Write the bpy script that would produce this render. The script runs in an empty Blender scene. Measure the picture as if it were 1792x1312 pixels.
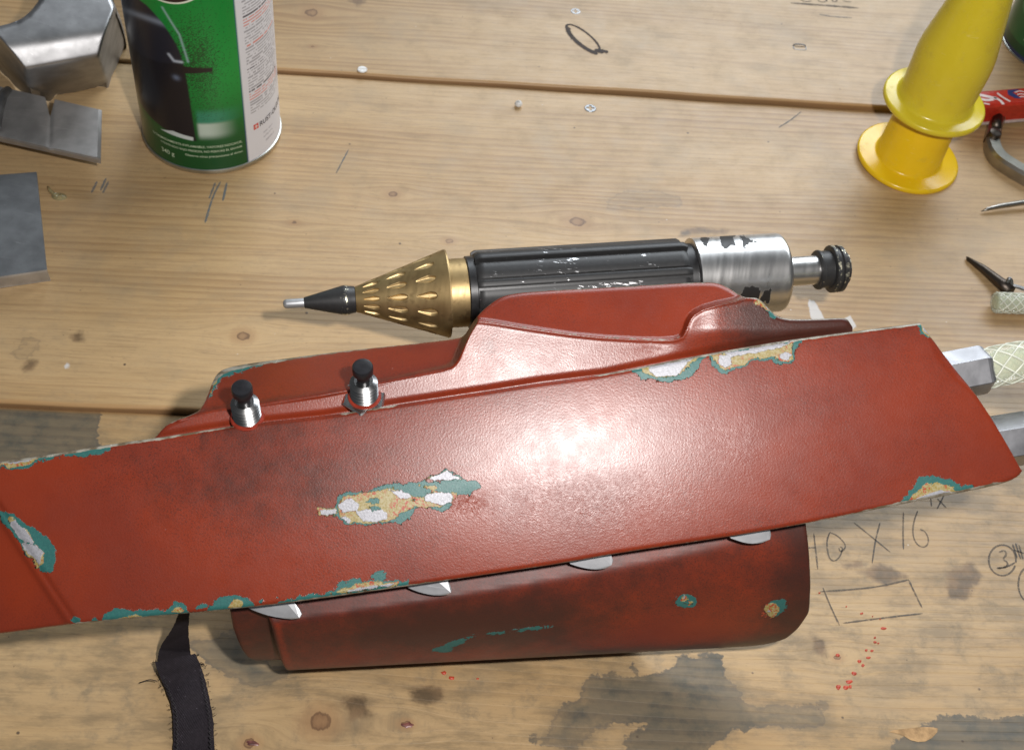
import bpy, math, random
import numpy as np
random.seed(4); rng = np.random.default_rng(4)
scene = bpy.context.scene
col = scene.collection
S = 0.01                                   # everything below is written in centimetres

# ------------------------------------------------------------------ camera
FPX = 2300.0; PITCH = math.radians(50); ROLL = math.radians(7.6); CAMH = 43.0
fwd = np.array([0, math.cos(PITCH), -math.sin(PITCH)])
up0 = np.array([0, math.sin(PITCH), math.cos(PITCH)]); rt0 = np.array([1.0, 0, 0])
rt = math.cos(ROLL)*rt0 + math.sin(ROLL)*up0
up = -math.sin(ROLL)*rt0 + math.cos(ROLL)*up0
CAM = np.array([0, 0, CAMH])
from mathutils import Matrix, Vector
cam = bpy.data.cameras.new('camera'); camo = bpy.data.objects.new('camera', cam); col.objects.link(camo)
cam.sensor_width = 36; cam.lens = FPX*36/1792; cam.clip_start = 0.02; cam.clip_end = 50
cam.dof.use_dof = True; cam.dof.focus_distance = 46*S; cam.dof.aperture_fstop = 30
M = Matrix([[rt[i], up[i], -fwd[i], CAM[i]*S] for i in range(3)] + [[0, 0, 0, 1]])
camo.matrix_world = M
scene.camera = camo

# ------------------------------------------------------------------ light
w = bpy.data.worlds.new('World'); scene.world = w; w.use_nodes = True
wb = w.node_tree.nodes['Background']; wb.inputs[0].default_value = (0.90, 0.95, 1.0, 1); wb.inputs[1].default_value = 0.085

def area(name, loc, target, size, power, color, shape='DISK', sy=None):
    L = bpy.data.lights.new(name, 'AREA'); L.shape = shape; L.size = size*S
    if sy: L.size_y = sy*S
    L.energy = power; L.color = color
    o = bpy.data.objects.new(name, L); col.objects.link(o)
    o.location = Vector(loc)*S
    o.rotation_euler = (Vector(target)-Vector(loc)).to_track_quat('-Z', 'Y').to_euler()
    return o
FLASH = CAM + 7.6*rt + 4.2*up
area('camera_flash', FLASH, (2, 32, 3), 2.2, 2.75, (1.0, 0.965, 0.94))
area('window_light', (58, 195, 125), (5, 50, 0), 190, 46.0, (0.88, 0.94, 1.0), 'RECTANGLE', 110)
scene.view_settings.view_transform = 'Standard'; scene.view_settings.look = 'None'
scene.view_settings.exposure = 0; scene.view_settings.gamma = 1
scene.cycles.max_bounces = 8; scene.cycles.transparent_max_bounces = 12

# ------------------------------------------------------------------ geometry helpers
def rays(px, py):
    px = np.asarray(px, float); py = np.asarray(py, float)
    d = fwd*FPX + (px-896)[..., None]*rt - (py-656)[..., None]*up
    return d/np.linalg.norm(d, axis=-1, keepdims=True)
def P(px, py, z=0.0):
    d = rays(px, py); t = (np.asarray(z, float)-CAMH)/d[..., 2]
    return CAM + d*t[..., None]
def Ppl(px, py, p0, n):
    d = rays(px, py); t = ((p0-CAM) @ n)/(d @ n)
    return CAM + d*t[..., None]
def unit(v): v = np.asarray(v, float); return v/np.linalg.norm(v)
def smooth01(x): x = np.clip(x, 0, 1); return x*x*(3-2*x)
def interp_poly(pts, n=None, s=None):
    pts = np.asarray(pts, float)
    L = np.r_[0, np.cumsum(np.linalg.norm(np.diff(pts, axis=0), axis=1))]; L /= L[-1]
    if s is None: s = np.linspace(0, 1, n)
    return np.stack([np.interp(s, L, pts[:, k]) for k in range(pts.shape[1])], -1)
def chaikin(pts, it=2, closed=False):
    pts = np.asarray(pts, float)
    for _ in range(it):
        a = pts; b = np.roll(pts, -1, 0)
        q = np.stack([.75*a+.25*b, .25*a+.75*b], 1)
        if closed: pts = q.reshape(-1, pts.shape[1])
        else: pts = np.vstack([pts[:1], q[:-1].reshape(-1, pts.shape[1]), pts[-1:]])
    return pts
def sdf_poly(x, y, poly):
    """signed distance (negative inside) of points to a closed polygon"""
    poly = np.asarray(poly, float); d = np.full(x.shape, 1e9); ins = np.zeros(x.shape, bool)
    for i in range(len(poly)):
        ax, ay = poly[i]; bx, by = poly[(i+1) % len(poly)]
        ex, ey = bx-ax, by-ay; wx, wy = x-ax, y-ay
        h = np.clip((wx*ex+wy*ey)/(ex*ex+ey*ey+1e-12), 0, 1)
        d = np.minimum(d, (wx-ex*h)**2+(wy-ey*h)**2)
        c = (ay > y) != (by > y)
        ins ^= c & (x < ex*(y-ay)/(ey if ey else 1e-12)+ax)
    d = np.sqrt(d); return np.where(ins, -d, d)
def sdf_line(x, y, pts):
    d = np.full(x.shape, 1e9)
    for (ax, ay), (bx, by) in zip(pts[:-1], pts[1:]):
        ex, ey = bx-ax, by-ay; wx, wy = x-ax, y-ay
        h = np.clip((wx*ex+wy*ey)/(ex*ex+ey*ey+1e-12), 0, 1)
        d = np.minimum(d, (wx-ex*h)**2+(wy-ey*h)**2)
    return np.sqrt(d)

ROOTLOC = {}
def wloc(o):
    return ROOTLOC.get(o.name, np.zeros(3)) if o else np.zeros(3)
def mesh(name, v, f, mat, parent=None, smooth=True, attrs=None, sharp=None, origin=None, cols=None):
    v = np.asarray(v, float).reshape(-1, 3)
    org = wloc(parent) if parent else (np.asarray(origin, float) if origin is not None else np.zeros(3))
    me = bpy.data.meshes.new(name)
    if isinstance(f, np.ndarray):
        n, k = f.shape
        me.vertices.add(len(v)); me.vertices.foreach_set('co', ((v-org)*S).ravel())
        me.loops.add(n*k); me.loops.foreach_set('vertex_index', f.ravel().astype(np.int32))
        me.polygons.add(n); me.polygons.foreach_set('loop_start', (np.arange(n)*k).astype(np.int32))
        me.polygons.foreach_set('loop_total', np.full(n, k, np.int32))
        me.update(calc_edges=True); me.validate()
    else:
        me.from_pydata([tuple(p) for p in (v-org)*S], [], [list(map(int, q)) for q in f]); me.update()
    me.polygons.foreach_set('use_smooth', np.full(len(me.polygons), bool(smooth)))
    if sharp: me.set_sharp_from_angle(angle=math.radians(sharp))
    for k, a in (attrs or {}).items():
        at = me.attributes.new(k, 'FLOAT', 'POINT'); at.data.foreach_set('value', np.asarray(a, np.float32).ravel())
    if cols is not None:
        at = me.attributes.new('print', 'FLOAT_COLOR', 'POINT')
        c = np.ones((len(v), 4), np.float32); c[:, :3] = np.asarray(cols).reshape(-1, 3)
        at.data.foreach_set('color', c.ravel())
    if mat: me.materials.append(mat)
    o = bpy.data.objects.new(name, me); col.objects.link(o)
    if parent: o.parent = parent
    else: o.location = Vector(org)*S
    ROOTLOC[o.name] = org
    return o
def tag(o, label=None, cat=None, group=None, kind=None):
    if label: o['label'] = label
    if cat: o['category'] = cat
    if group: o['group'] = group
    if kind: o['kind'] = kind
    return o
def thing(name, label, cat, loc, group=None, kind=None):
    o = bpy.data.objects.new(name, None); col.objects.link(o); o.location = Vector(np.asarray(loc, float))*S
    o.empty_display_size = 0.01
    ROOTLOC[o.name] = np.asarray(loc, float)
    return tag(o, label, cat, group, kind)
def gridf(n, m, close_m=False, off=0, flip=False):
    i, j = np.meshgrid(np.arange(n-1), np.arange(m if close_m else m-1), indexing='ij')
    j2 = (j+1) % m
    f = np.stack([i*m+j, i*m+j2, (i+1)*m+j2, (i+1)*m+j], -1).reshape(-1, 4)+off
    return f[:, ::-1].copy() if flip else f
def frame(axis, ref=(0, 0, 1)):
    a = unit(axis); r = np.asarray(ref, float)
    if abs(a @ unit(r)) > .95: r = np.array([1., 0, 0])
    x = unit(np.cross(r, a)); y = np.cross(a, x); return x, y, a
def lathe(p0, axis, prof, n=48, ref=(0, 0, 1)):
    """prof: list of (distance along axis, radius)"""
    x, y, a = frame(axis, ref); pr = np.asarray(prof, float)
    th = np.linspace(0, 2*math.pi, n, endpoint=False)
    c = np.cos(th)[None, :, None]*x+np.sin(th)[None, :, None]*y
    v = np.asarray(p0, float)+pr[:, 0][:, None, None]*a+pr[:, 1][:, None, None]*c
    f = [tuple(q) for q in gridf(len(pr), n, True)]
    v = v.reshape(-1, 3)
    if pr[0, 1] > 1e-4: f.append(tuple(range(n)))
    if pr[-1, 1] > 1e-4: f.append(tuple(range((len(pr)-1)*n+n-1, (len(pr)-1)*n-1, -1)))
    return v, f
def merge(parts):
    V = []; Fc = []; o = 0
    for v, f in parts:
        v = np.asarray(v).reshape(-1, 3); V.append(v); Fc += [tuple(i+o for i in q) for q in f]; o += len(v)
    return np.vstack(V), Fc
def prism(top, down):
    """closed solid from a 3-D outline and an offset vector (or array)"""
    top = np.asarray(top, float); n = len(top); bot = top+np.asarray(down, float)
    f = [tuple(range(n)), tuple(range(2*n-1, n-1, -1))]
    f += [(i, n+i, n+(i+1) % n, (i+1) % n) for i in range(n)]
    return np.vstack([top, bot]), f
def tube(pts, rad, n=10, cap=True):
    pts = np.asarray(pts, float); rad = np.broadcast_to(np.asarray(rad, float), (len(pts),))
    tg = np.gradient(pts, axis=0); V = []
    x = None
    for p, t, r in zip(pts, tg, rad):
        t = unit(t)
        if x is None: x, y, _ = frame(t)
        else:
            x = unit(x-(x @ t)*t); y = np.cross(t, x)
        th = np.linspace(0, 2*math.pi, n, endpoint=False)
        V.append(p+r*(np.cos(th)[:, None]*x+np.sin(th)[:, None]*y))
    f = [tuple(q) for q in gridf(len(pts), n, True)]
    if cap: f += [tuple(range(n))[::-1], tuple(range((len(pts)-1)*n, len(pts)*n))]
    return np.vstack(V), f
def bevel(o, width, seg=2, angle=30):
    m = o.modifiers.new('bevel', 'BEVEL'); m.width = width*S; m.segments = seg; m.limit_method = 'ANGLE'
    m.angle_limit = math.radians(angle); m.harden_normals = True
    return o

# ------------------------------------------------------------------ material helpers
class NT:
    def __init__(s, name):
        s.m = bpy.data.materials.new(name); s.m.use_nodes = True; s.t = s.m.node_tree
        s.b = s.t.nodes['Principled BSDF']
    def n(s, typ, **kw):
        nd = s.t.nodes.new(typ)
        for k, v in kw.items(): setattr(nd, k, v)
        return nd
    def set(s, sock, v):
        if hasattr(v, 'is_output') or isinstance(v, bpy.types.NodeSocket): s.t.links.new(v, sock)
        else: sock.default_value = v
    def math(s, op, a, b=0.0, c=0.0, clamp=False):
        nd = s.n('ShaderNodeMath', operation=op, use_clamp=clamp)
        s.set(nd.inputs[0], a); s.set(nd.inputs[1], b)
        if op in ('MULTIPLY_ADD',): s.set(nd.inputs[2], c)
        return nd.outputs[0]
    def mr(s, v, a, b, c=0.0, d=1.0, sm=True):
        nd = s.n('ShaderNodeMapRange', interpolation_type='SMOOTHSTEP' if sm else 'LINEAR')
        for i, q in enumerate((v, a, b, c, d)): s.set(nd.inputs[i], q)
        return nd.outputs[0]
    def mix(s, fac, a, b, bt='MIX'):
        nd = s.n('ShaderNodeMix', data_type='RGBA', blend_type=bt)
        s.set(nd.inputs[0], fac)
        for i, q in ((6, a), (7, b)):
            s.set(nd.inputs[i], q if isinstance(q, bpy.types.NodeSocket) else (*q, 1) if len(q) == 3 else q)
        return nd.outputs[2]
    def attr(s, name, out='Fac'):
        nd = s.n('ShaderNodeAttribute', attribute_name=name); return nd.outputs[out]
    def obj(s, scale=(100, 100, 100)):
        tc = s.n('ShaderNodeTexCoord'); mp = s.n('ShaderNodeMapping'); mp.inputs['Scale'].default_value = scale
        s.t.links.new(tc.outputs['Object'], mp.inputs[0]); return mp.outputs[0]
    def comb(s, x, y, z=0.0):
        nd = s.n('ShaderNodeCombineXYZ')
        for i, q in enumerate((x, y, z)): s.set(nd.inputs[i], q)
        return nd.outputs[0]
    def noise(s, vec, scale, detail=3.0, rough=.5, out='Fac', dist=0.0):
        nd = s.n('ShaderNodeTexNoise'); s.set(nd.inputs['Vector'], vec)
        nd.inputs['Scale'].default_value = scale; nd.inputs['Detail'].default_value = detail
        nd.inputs['Roughness'].default_value = rough; nd.inputs['Distortion'].default_value = dist
        return nd.outputs[out]
    def voro(s, vec, scale, feat='F1', out='Distance', rnd=1.0):
        nd = s.n('ShaderNodeTexVoronoi', feature=feat); s.set(nd.inputs['Vector'], vec); nd.inputs['Scale'].default_value = scale
        nd.inputs['Randomness'].default_value = rnd
        return nd.outputs[out]
    def bump(s, h, strength=.3, dist=.01, normal=None):
        nd = s.n('ShaderNodeBump'); s.set(nd.inputs['Height'], h); nd.inputs['Strength'].default_value = strength
        nd.inputs['Distance'].default_value = dist*S
        if normal is not None: s.t.links.new(normal, nd.inputs['Normal'])
        return nd.outputs[0]
    def out(s, color=None, rough=None, metal=None, normal=None, spec=None, **kw):
        b = s.b.inputs
        if color is not None: s.set(b['Base Color'], color if isinstance(color, bpy.types.NodeSocket) else (*color, 1))
        if rough is not None: s.set(b['Roughness'], rough)
        if metal is not None: s.set(b['Metallic'], metal)
        if normal is not None: s.t.links.new(normal, b['Normal'])
        if spec is not None: s.set(b['Specular IOR Level'], spec)
        for k, v in kw.items(): s.set(b[k], v)
        return s.m

RED = (0.202, 0.0245, 0.0086); TEAL = (0.016, 0.080, 0.082); YEL = (0.26, 0.195, 0.050); SILV = (0.36, 0.36, 0.39)
def mat_redpaint(name, peel=1.0, rough=.33, pf=8.0):
    t = NT(name); v = t.obj()
    nz1 = t.noise(v, 3.0, 4, .58); nz2 = t.noise(v, 14, 2); nz3 = t.noise(v, .35, 3)
    e = t.math('ADD', t.math('MULTIPLY', t.math('SUBTRACT', nz1, .5), .40), t.math('MULTIPLY', t.math('SUBTRACT', nz2, .5), .13))
    teal = t.mr(t.math('ADD', t.attr('chip_teal'), e), -.012, .012, 1, 0)
    yel = t.mr(t.math('ADD', t.attr('chip_yellow'), t.math('MULTIPLY', e, .9)), -.012, .012, 1, 0)
    sil = t.mr(t.math('ADD', t.attr('chip_silver'), t.math('MULTIPLY', e, .55)), -.012, .012, 1, 0)
    edge = t.mr(t.math('ADD', t.attr('edge_wear_glint'), t.math('MULTIPLY', e, .25)), -.008, .008, 1, 0)
    # red coat: mottled, speckled with black over-spray
    red = t.mix(t.mr(nz3, .3, .7), (RED[0]*1.08, RED[1]*1.15, RED[2]*1.0), (RED[0]*.86, RED[1]*.98, RED[2]*1.2))
    spk = t.noise(v, 21, 3, .65); spk2 = t.noise(v, 34, 2, .6)
    dens = t.math('ADD', t.attr('soot_shade'), t.math('MULTIPLY', t.math('SUBTRACT', t.noise(v, .45, 4, .6), .5), 1.1))
    s1 = t.math('MULTIPLY', t.mr(spk, .50, .62), t.mr(dens, -.15, .5, .10, .9))
    red = t.mix(t.math('MULTIPLY', s1, .62), red, (.045, .014, .010))
    s2 = t.math('MULTIPLY', t.mr(spk2, .62, .76), t.mr(dens, -.1, .6, .12, .75))
    red = t.mix(s2, red, (.02, .012, .012))
    sm = t.math('MULTIPLY', t.mr(t.math('ADD', t.attr('soot_shade'), t.math('MULTIPLY', t.math('SUBTRACT', t.noise(v, 1.1, 5, .65), .5), .9)), .26, 1.1), .86)
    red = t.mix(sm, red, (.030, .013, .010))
    # tiny pale nicks
    vor = t.voro(v, 1.15); nick = t.math('MULTIPLY', t.mr(t.math('ADD', vor, t.math('MULTIPLY', nz2, .05)), .035, .065, 1, 0), t.mr(t.noise(v, 1.1, 1), .56, .60))
    red = t.mix(t.math('MULTIPLY', nick, .8), red, (.55, .45, .42))
    c = t.mix(teal, red, t.mix(nz2, TEAL, (.03, .15, .13)))
    c = t.mix(t.math('MULTIPLY', yel, teal), c, t.mix(t.mr(nz2, .35, .65), YEL, (.34, .29, .15)))
    flick = t.math('MULTIPLY', t.math('MULTIPLY', yel, t.mr(t.noise(v, 8, 3, .75), .535, .56)), t.mr(t.noise(v, 1.1, 1), .42, .54))
    c = t.mix(flick, c, (.33, .05, .02))
    grit = t.mr(t.noise(v, 18, 2), .3, .7)
    c = t.mix(t.math('MULTIPLY', sil, yel), c, t.mix(grit, (.28, .28, .30), SILV))
    c = t.mix(edge, c, t.mix(t.mr(t.noise(v, 2.5, 3), .35, .65), (.12, .09, .055), (.30, .28, .23)))
    # relief: orange peel, brush wrinkles, and the steps of the chipped coats
    peelh = t.math('ADD', t.math('MULTIPLY', t.noise(v, pf, 2, .5), 1.0), t.math('MULTIPLY', t.noise(v, pf*2.3, 2, .5), .55))
    wr = t.attr('wrinkle')
    scr = t.noise(t.obj((420, 420, 420)), 1.0, 4, .6, dist=2.8)
    peelh = t.math('ADD', peelh, t.math('MULTIPLY', t.math('MULTIPLY', t.math('ABSOLUTE', t.math('SUBTRACT', scr, .5)), -7.0), wr))
    chip = t.math('ADD', t.math('MULTIPLY', teal, -1.0), t.math('ADD', t.math('MULTIPLY', t.math('MULTIPLY', yel, teal), -1.0), t.math('MULTIPLY', t.math('MULTIPLY', sil, yel), -.8)))
    n1 = t.bump(peelh, .34*peel, .018*8/pf)
    n2 = t.bump(chip, .75, .022, n1)
    n2 = t.bump(nick, -.5, .02, n2)
    r = t.math('ADD', rough, t.math('MULTIPLY', t.math('SUBTRACT', t.noise(v, 2, 3), .5), .12))
    r = t.math('ADD', r, t.math('MULTIPLY', teal, .1))
    return t.out(c, r, t.math('MULTIPLY', t.math('MULTIPLY', sil, yel), .15), n2, .43)

def mat_metal(name, color, rough=.3, aniso_scale=(100, 100, 100), var=.15, scratch=0.0, metal=1.0, tint=None):
    t = NT(name); v = t.obj(); vs = t.obj(aniso_scale)
    n = t.noise(vs, 1.0, 4, .6); nb = t.noise(v, 1.1, 4)
    c = t.mix(t.mr(nb, .3, .75), color, tint if tint else tuple(x*.72 for x in color))
    fs = t.mr(t.noise(t.obj((45, 900, 260)), 1.0, 3, .6, dist=1.2), .64, .70); ms = t.mr(t.noise(v, 5, 4, .7), .62, .70)
    c = t.mix(t.math('MULTIPLY', fs, .35), c, tuple(min(1, x*1.5) for x in color)); c = t.mix(t.math('MULTIPLY', ms, .30), c, tuple(x*.45 for x in color))
    r = t.math('ADD', rough, t.math('MULTIPLY', t.math('SUBTRACT', n, .5), var))
    return t.out(c, r, metal, t.bump(n, .12+scratch, .006))
def mat_plain(name, color, rough=.5, var=.12, spec=.5, bump=.1, scale=4, **kw):
    t = NT(name); v = t.obj(); n = t.noise(v, scale, 4)
    c = t.mix(t.mr(n, .3, .7), tuple(x*(1-var) for x in color), tuple(min(1, x*(1+var)) for x in color))
    return t.out(c, t.math('ADD', rough, t.math('MULTIPLY', t.math('SUBTRACT', n, .5), .1)), 0.0, t.bump(t.noise(v, scale*5, 2), bump, .01), spec, **kw)

MAT = {}
MAT['washer_red'] = mat_plain('red_washer_paint', (.22, .026, .013), .35, .2)
MAT['plate'] = mat_redpaint('red_plate_paint', 1.0, .315, 15.0)
MAT['flange'] = mat_redpaint('red_flange_paint', 1.3, .315, 16.0)
MAT['shell'] = mat_redpaint('sooty_red_shell_paint', .3, .46)
MAT['alu'] = mat_metal('milled_aluminium', (.80, .80, .81), .36, (60, 500, 500), .2)
MAT['bright'] = mat_metal('polished_bushing_metal', (.86, .85, .83), .2, (400, 400, 100), .1)
MAT['thread'] = mat_metal('machined_thread', (.42, .42, .42), .27, (300, 300, 300), .1)
MAT['finmetal'] = mat_metal('sanded_fin_aluminium', (.58, .59, .61), .46, (90, 300, 300), .2, 0, .70)
MAT['hex'] = mat_metal('raw_hex_aluminium', (.43, .43, .45), .46, (300, 120, 300), .2, .1)
MAT['black'] = mat_plain('glossy_black_plastic', (.012, .012, .014), .3, .2)
MAT['blackpaint'] = mat_plain('satin_black_paint', (.016, .016, .017), .38, .3)

def mat_brass():
    t = NT('brushed_brass'); v = t.obj()
    n = t.noise(t.obj((900, 90, 90)), 1, 3); nb = t.noise(v, .9, 4)
    c = t.mix(t.mr(nb, .3, .7), (.50, .365, .175), (.36, .25, .115))
    c = t.mix(t.attr('dent'), c, (.74, .56, .28))  # dent floors coloured lighter to stand for the light they catch
    c = t.mix(t.math('MULTIPLY', t.mr(t.noise(v, 2.4, 5, .65), .52, .72), .6), c, (.17, .105, .05))
    r = t.math('ADD', .46, t.math('MULTIPLY', t.math('SUBTRACT', n, .5), .2))
    return t.out(c, r, .88, t.bump(n, .1, .006))
MAT['brass'] = mat_brass()
def mat_chipped_black(name, base_metal, amount, stretch):
    t = NT(name); v = t.obj(); vs = t.obj(stretch)
    a = t.noise(vs, 1.0, 5, .72); b = t.noise(v, .5, 3)
    k = t.mr(t.math('ADD', a, t.math('MULTIPLY', t.math('SUBTRACT', b, .5), .45)), amount, amount+.012)
    k = t.math('MAXIMUM', k, t.mr(t.math('ADD', t.attr('bare'), t.math('MULTIPLY', t.math('SUBTRACT', t.noise(vs, 2.0, 5, .75), .5), 1.4)), .46, .50))
    dust = t.mix(t.noise(v, 6, 4), (.013, .013, .014), (.034, .034, .034))
    c = t.mix(k, dust, base_metal)
    r = t.mr(k, 0, 1, .46, .35, False)
    return t.out(c, r, t.math('MULTIPLY', k, .9), t.bump(k, -.4, .01))
MAT['worn_black'] = mat_chipped_black('worn_black_barrel_paint', (.75, .75, .76), .70, (110, 520, 520))
MAT['edge_black'] = mat_chipped_black('black_paint_worn_at_edges', (.80, .76, .58), .84, (200, 200, 200))
def mat_silver_tube():
    t = NT('brushed_silver_tube'); v = t.obj()
    n = t.noise(t.obj((420, 40, 40)), 1, 4, .6)
    k = t.math('ADD', t.attr('blk'), t.math('MULTIPLY', t.math('SUBTRACT', t.noise(t.obj((420, 130, 130)), 1, 5, .7), .5), .62))
    k = t.mr(k, -.012, .012, 1, 0)
    c = t.mix(k, t.mix(t.noise(v, 1.5, 4), (.60, .59, .57), (.76, .75, .74)), (.017, .016, .016))
    r = t.math('ADD', t.mr(k, 0, 1, .32, .5, False), t.math('MULTIPLY', t.math('SUBTRACT', n, .5), .22))
    return t.out(c, r, t.math('SUBTRACT', 1.0, k), t.bump(n, .15, .005))
MAT['silver'] = mat_silver_tube()
def mat_strap():
    t = NT('black_webbing'); v = t.obj()
    wv = t.n('ShaderNodeTexWave', wave_type='BANDS', bands_direction='DIAGONAL'); wv.inputs['Scale'].default_value = 6.5
    wv.inputs['Distortion'].default_value = 1.2; t.t.links.new(v, wv.inputs[0])
    n = t.noise(v, 9, 4)
    spark = t.mr(t.noise(v, 16, 2), .70, .76)
    c = t.mix(n, (.010, .008, .010), (.030, .024, .030)); c = t.mix(t.math('MULTIPLY', spark, .5), c, (.22, .2, .24))
    return t.out(c, .75, 0.0, t.bump(t.math('ADD', wv.outputs[1], n), .7, .03), .2)
MAT['strap'] = mat_strap()
def mat_clear():
    t = NT('clear_pvc_hose'); v = t.obj()
    return t.out(t.mix(t.noise(v, 1.5, 3), (.80, .86, .66), (.90, .92, .80)), .16, 0.0, t.bump(t.noise(v, 4, 2), .15, .02), .5,
                 **{'Transmission Weight': .3, 'IOR': 1.4, 'Alpha': .42})
MAT['clear'] = mat_clear()
MAT['braid'] = mat_plain('white_braid_thread', (.66, .68, .58), .35, .15)
MAT['redthread'] = mat_plain('red_tracer_thread', (.55, .05, .04), .5, .1)
MAT['pvc_core'] = mat_plain('milky_hose_wall', (.50, .56, .36), .22, .15, **{'Alpha': .45})

# ================================================================== THE BENCH
YAW = math.radians(6.3)
bu = np.array([math.cos(YAW), math.sin(YAW), 0]); bv = np.array([-math.sin(YAW), math.cos(YAW), 0])
BO = P(350, 719)                                    # a point of the near seam
BW = 22.2
bench = thing('workbench', 'pale knotty pine workbench top of wide planks with stains and pencil notes', 'workbench', (0, 32, -4), kind='structure')
PZ = [-.28, 0.0, .22]                               # the planks do not lie perfectly level
def plank_z(i, uu): return PZ[i] + (.004*uu if i == 2 else 0)
def uv_of(p): q = np.asarray(p)-BO; return q @ bu, q @ bv
def pix_uv(px, py, i):
    u, v = uv_of(P(px, py, PZ[i])); return np.stack([u, v], -1)

KNOTS = {0: [(560, 1262, .36, .34), (1466, 1150, .14, .1), (710, 1266, .16, .12), (436, 1300, .2, .16)],
         1: [(688, 340, .24, .17), (425, 588, .26, .24), (1010, 388, .36, .26), (515, 389, .16, .10), (786, 422, .2, .14)],
         2: [(546, 23, .32, .32), (548, 82, .12, .09)]}
STAIN = {0: {'grey': [[(932, 1292), (960, 1282), (970, 1258), (984, 1235), (1014, 1218), (1021, 1198), (1047, 1178), (1094, 1185), (1118, 1183), (1181, 1165), (1195, 1148), (1262, 1144), (1266, 1180), (1300, 1225), (1329, 1238), (1446, 1232), (1442, 1268), (1355, 1272), (1278, 1279), (1240, 1312), (1231, 1380), (1085, 1380), (1091, 1312), (1108, 1278), (1128, 1265), (1078, 1265), (1020, 1288), (994, 1312), (977, 1309)],
                    [(1099, 1150), (1106, 1150), (1120, 1182), (1112, 1186)],
                    [(-90, 700), (100, 708), (172, 718), (168, 800), (150, 860), (-110, 860)],
                    [(1590, 1282), (1650, 1252), (1720, 1258), (1830, 1245), (1830, 1420), (1480, 1420), (1540, 1330)],
                    [(330, 1130), (420, 1100), (470, 1160), (520, 1182), (440, 1200), (370, 1165)]],
             'brown': [[(716, 1205), (745, 1198), (772, 1205), (776, 1222), (750, 1232), (722, 1224)], [(1500, 1000), (1540, 988), (1570, 998), (1590, 1010), (1550, 1024)],
                       [(1470, 985), (1505, 982), (1512, 990), (1480, 995)], [(1660, 1000), (1700, 985), (1716, 1010), (1690, 1050), (1660, 1048)], [(1690, 985), (1715, 1000), (1700, 1015)],
                       [(1420, 1110), (1440, 1120), (1450, 1150), (1425, 1140)], [(600, 1225), (640, 1215), (650, 1250), (615, 1260)]],
             'white': []},
         1: {'grey': [[(20, 617), (55, 596), (66, 602), (58, 625), (30, 632)], [(40, 593), (70, 594), (68, 601), (48, 600)], [(1062, 352), (1090, 336), (1150, 334), (1195, 347), (1190, 358), (1130, 365), (1064, 364)]],
             'brown': [[(36, 640), (52, 628), (64, 630), (60, 648), (44, 652)], [(125, 588), (140, 580), (150, 596), (130, 596)], [(1190, 405), (1225, 398), (1275, 404), (1270, 410), (1220, 408), (1192, 412)]],
             'white': [[(1414, 524), (1424, 526), (1436, 545), (1446, 566), (1422, 566), (1416, 545)], [(1466, 566), (1488, 552), (1500, 574), (1480, 580)], [(112, 636), (122, 634), (122, 644), (114, 646)]]},
         2: {'grey': [], 'brown': [[(610, 2), (625, -6), (640, 4), (626, 12)]], 'white': []}}
def build_plank(i):
    U = np.arange(-48, 52, .16)
    e = np.array([0, .01, .025, .05, .085, .12, .16, .25])
    V = np.r_[e, np.arange(.40, BW-.40, .15), (BW-e)[::-1]] if i else np.r_[np.arange(-0.4, BW-.40, .15), (BW-e)[::-1]]
    uu, vv = np.meshgrid(U, V+(i-1)*BW, indexing='ij')
    vl = vv-(i-1)*BW
    d = np.minimum(vl if i else vl*0+9, BW-vl); r = .15
    drop = np.where(d < r, r-np.sqrt(np.maximum(0, r*r-(r-np.minimum(d, r))**2)), 0)
    wav = .035*np.sin(uu*.31+i)+.02*np.sin(uu*.83+2*i)
    shift = np.where(vl < BW/2, np.maximum(0, 1-vl/1.2), -np.maximum(0, 1-(BW-vl)/1.2))*wav
    base = BO+uu[..., None]*bu+(vv+shift)[..., None]*bv
    base[..., 2] = plank_z(i, uu)-drop
    # grain coordinate, bent round the knots
    g = vv.copy(); kn = np.full(uu.shape, 5.0); kr = np.full(uu.shape, 5.0)
    for (kx, ky, a, b) in KNOTS[i]:
        ku, kv = pix_uv(kx, ky, i); q = b+.12
        du, dv = uu-ku, vv-kv
        g = g-.92*dv*np.exp(-(du/(5*q))**2-(dv/(2.6*q))**2)
        kd = np.sqrt((du/a)**2+(dv/b)**2)
        kn = np.minimum(kn, kd)
    g = g+.35*np.sin(uu*.045+i*2.1)+.10*np.sin(uu*.17+vv*.25+i)
    at = {'grain': g.ravel(), 'along': uu.ravel(), 'knot': kn.ravel(), 'edgeband': d.ravel(), 'pid': np.full(g.size, float(i))}
    for k in ('grey', 'brown', 'white'):
        s = np.full(uu.shape, 3.0)
        for poly in STAIN[i][k]:
            pl = np.array([pix_uv(x, y, i) for x, y in poly]); s = np.minimum(s, sdf_poly(uu, vv, pl))
        at[k] = np.clip(s, -2, 3).ravel()
    n, m = uu.shape
    top = base.reshape(-1, 3); f = gridf(n, m, flip=False)
    # sides and underside
    lo = base.copy(); lo[..., 2] = -4
    ring = np.r_[np.arange(m), np.arange(1, n)*m+m-1, (n-1)*m+np.arange(m-2, -1, -1), np.arange(n-2, 0, -1)*m]
    rv = lo.reshape(-1, 3)[ring]; k0 = n*m; L = len(ring)
    sk = np.stack([ring, k0+np.arange(L), k0+(np.arange(L)+1) % L, np.roll(ring, -1)], -1)
    for k in at: at[k] = np.r_[at[k], at[k][ring]]
    o = mesh('plank', np.vstack([top, rv]), np.vstack([f, sk]), MAT['wood'], bench, True, at)
    return o
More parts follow.
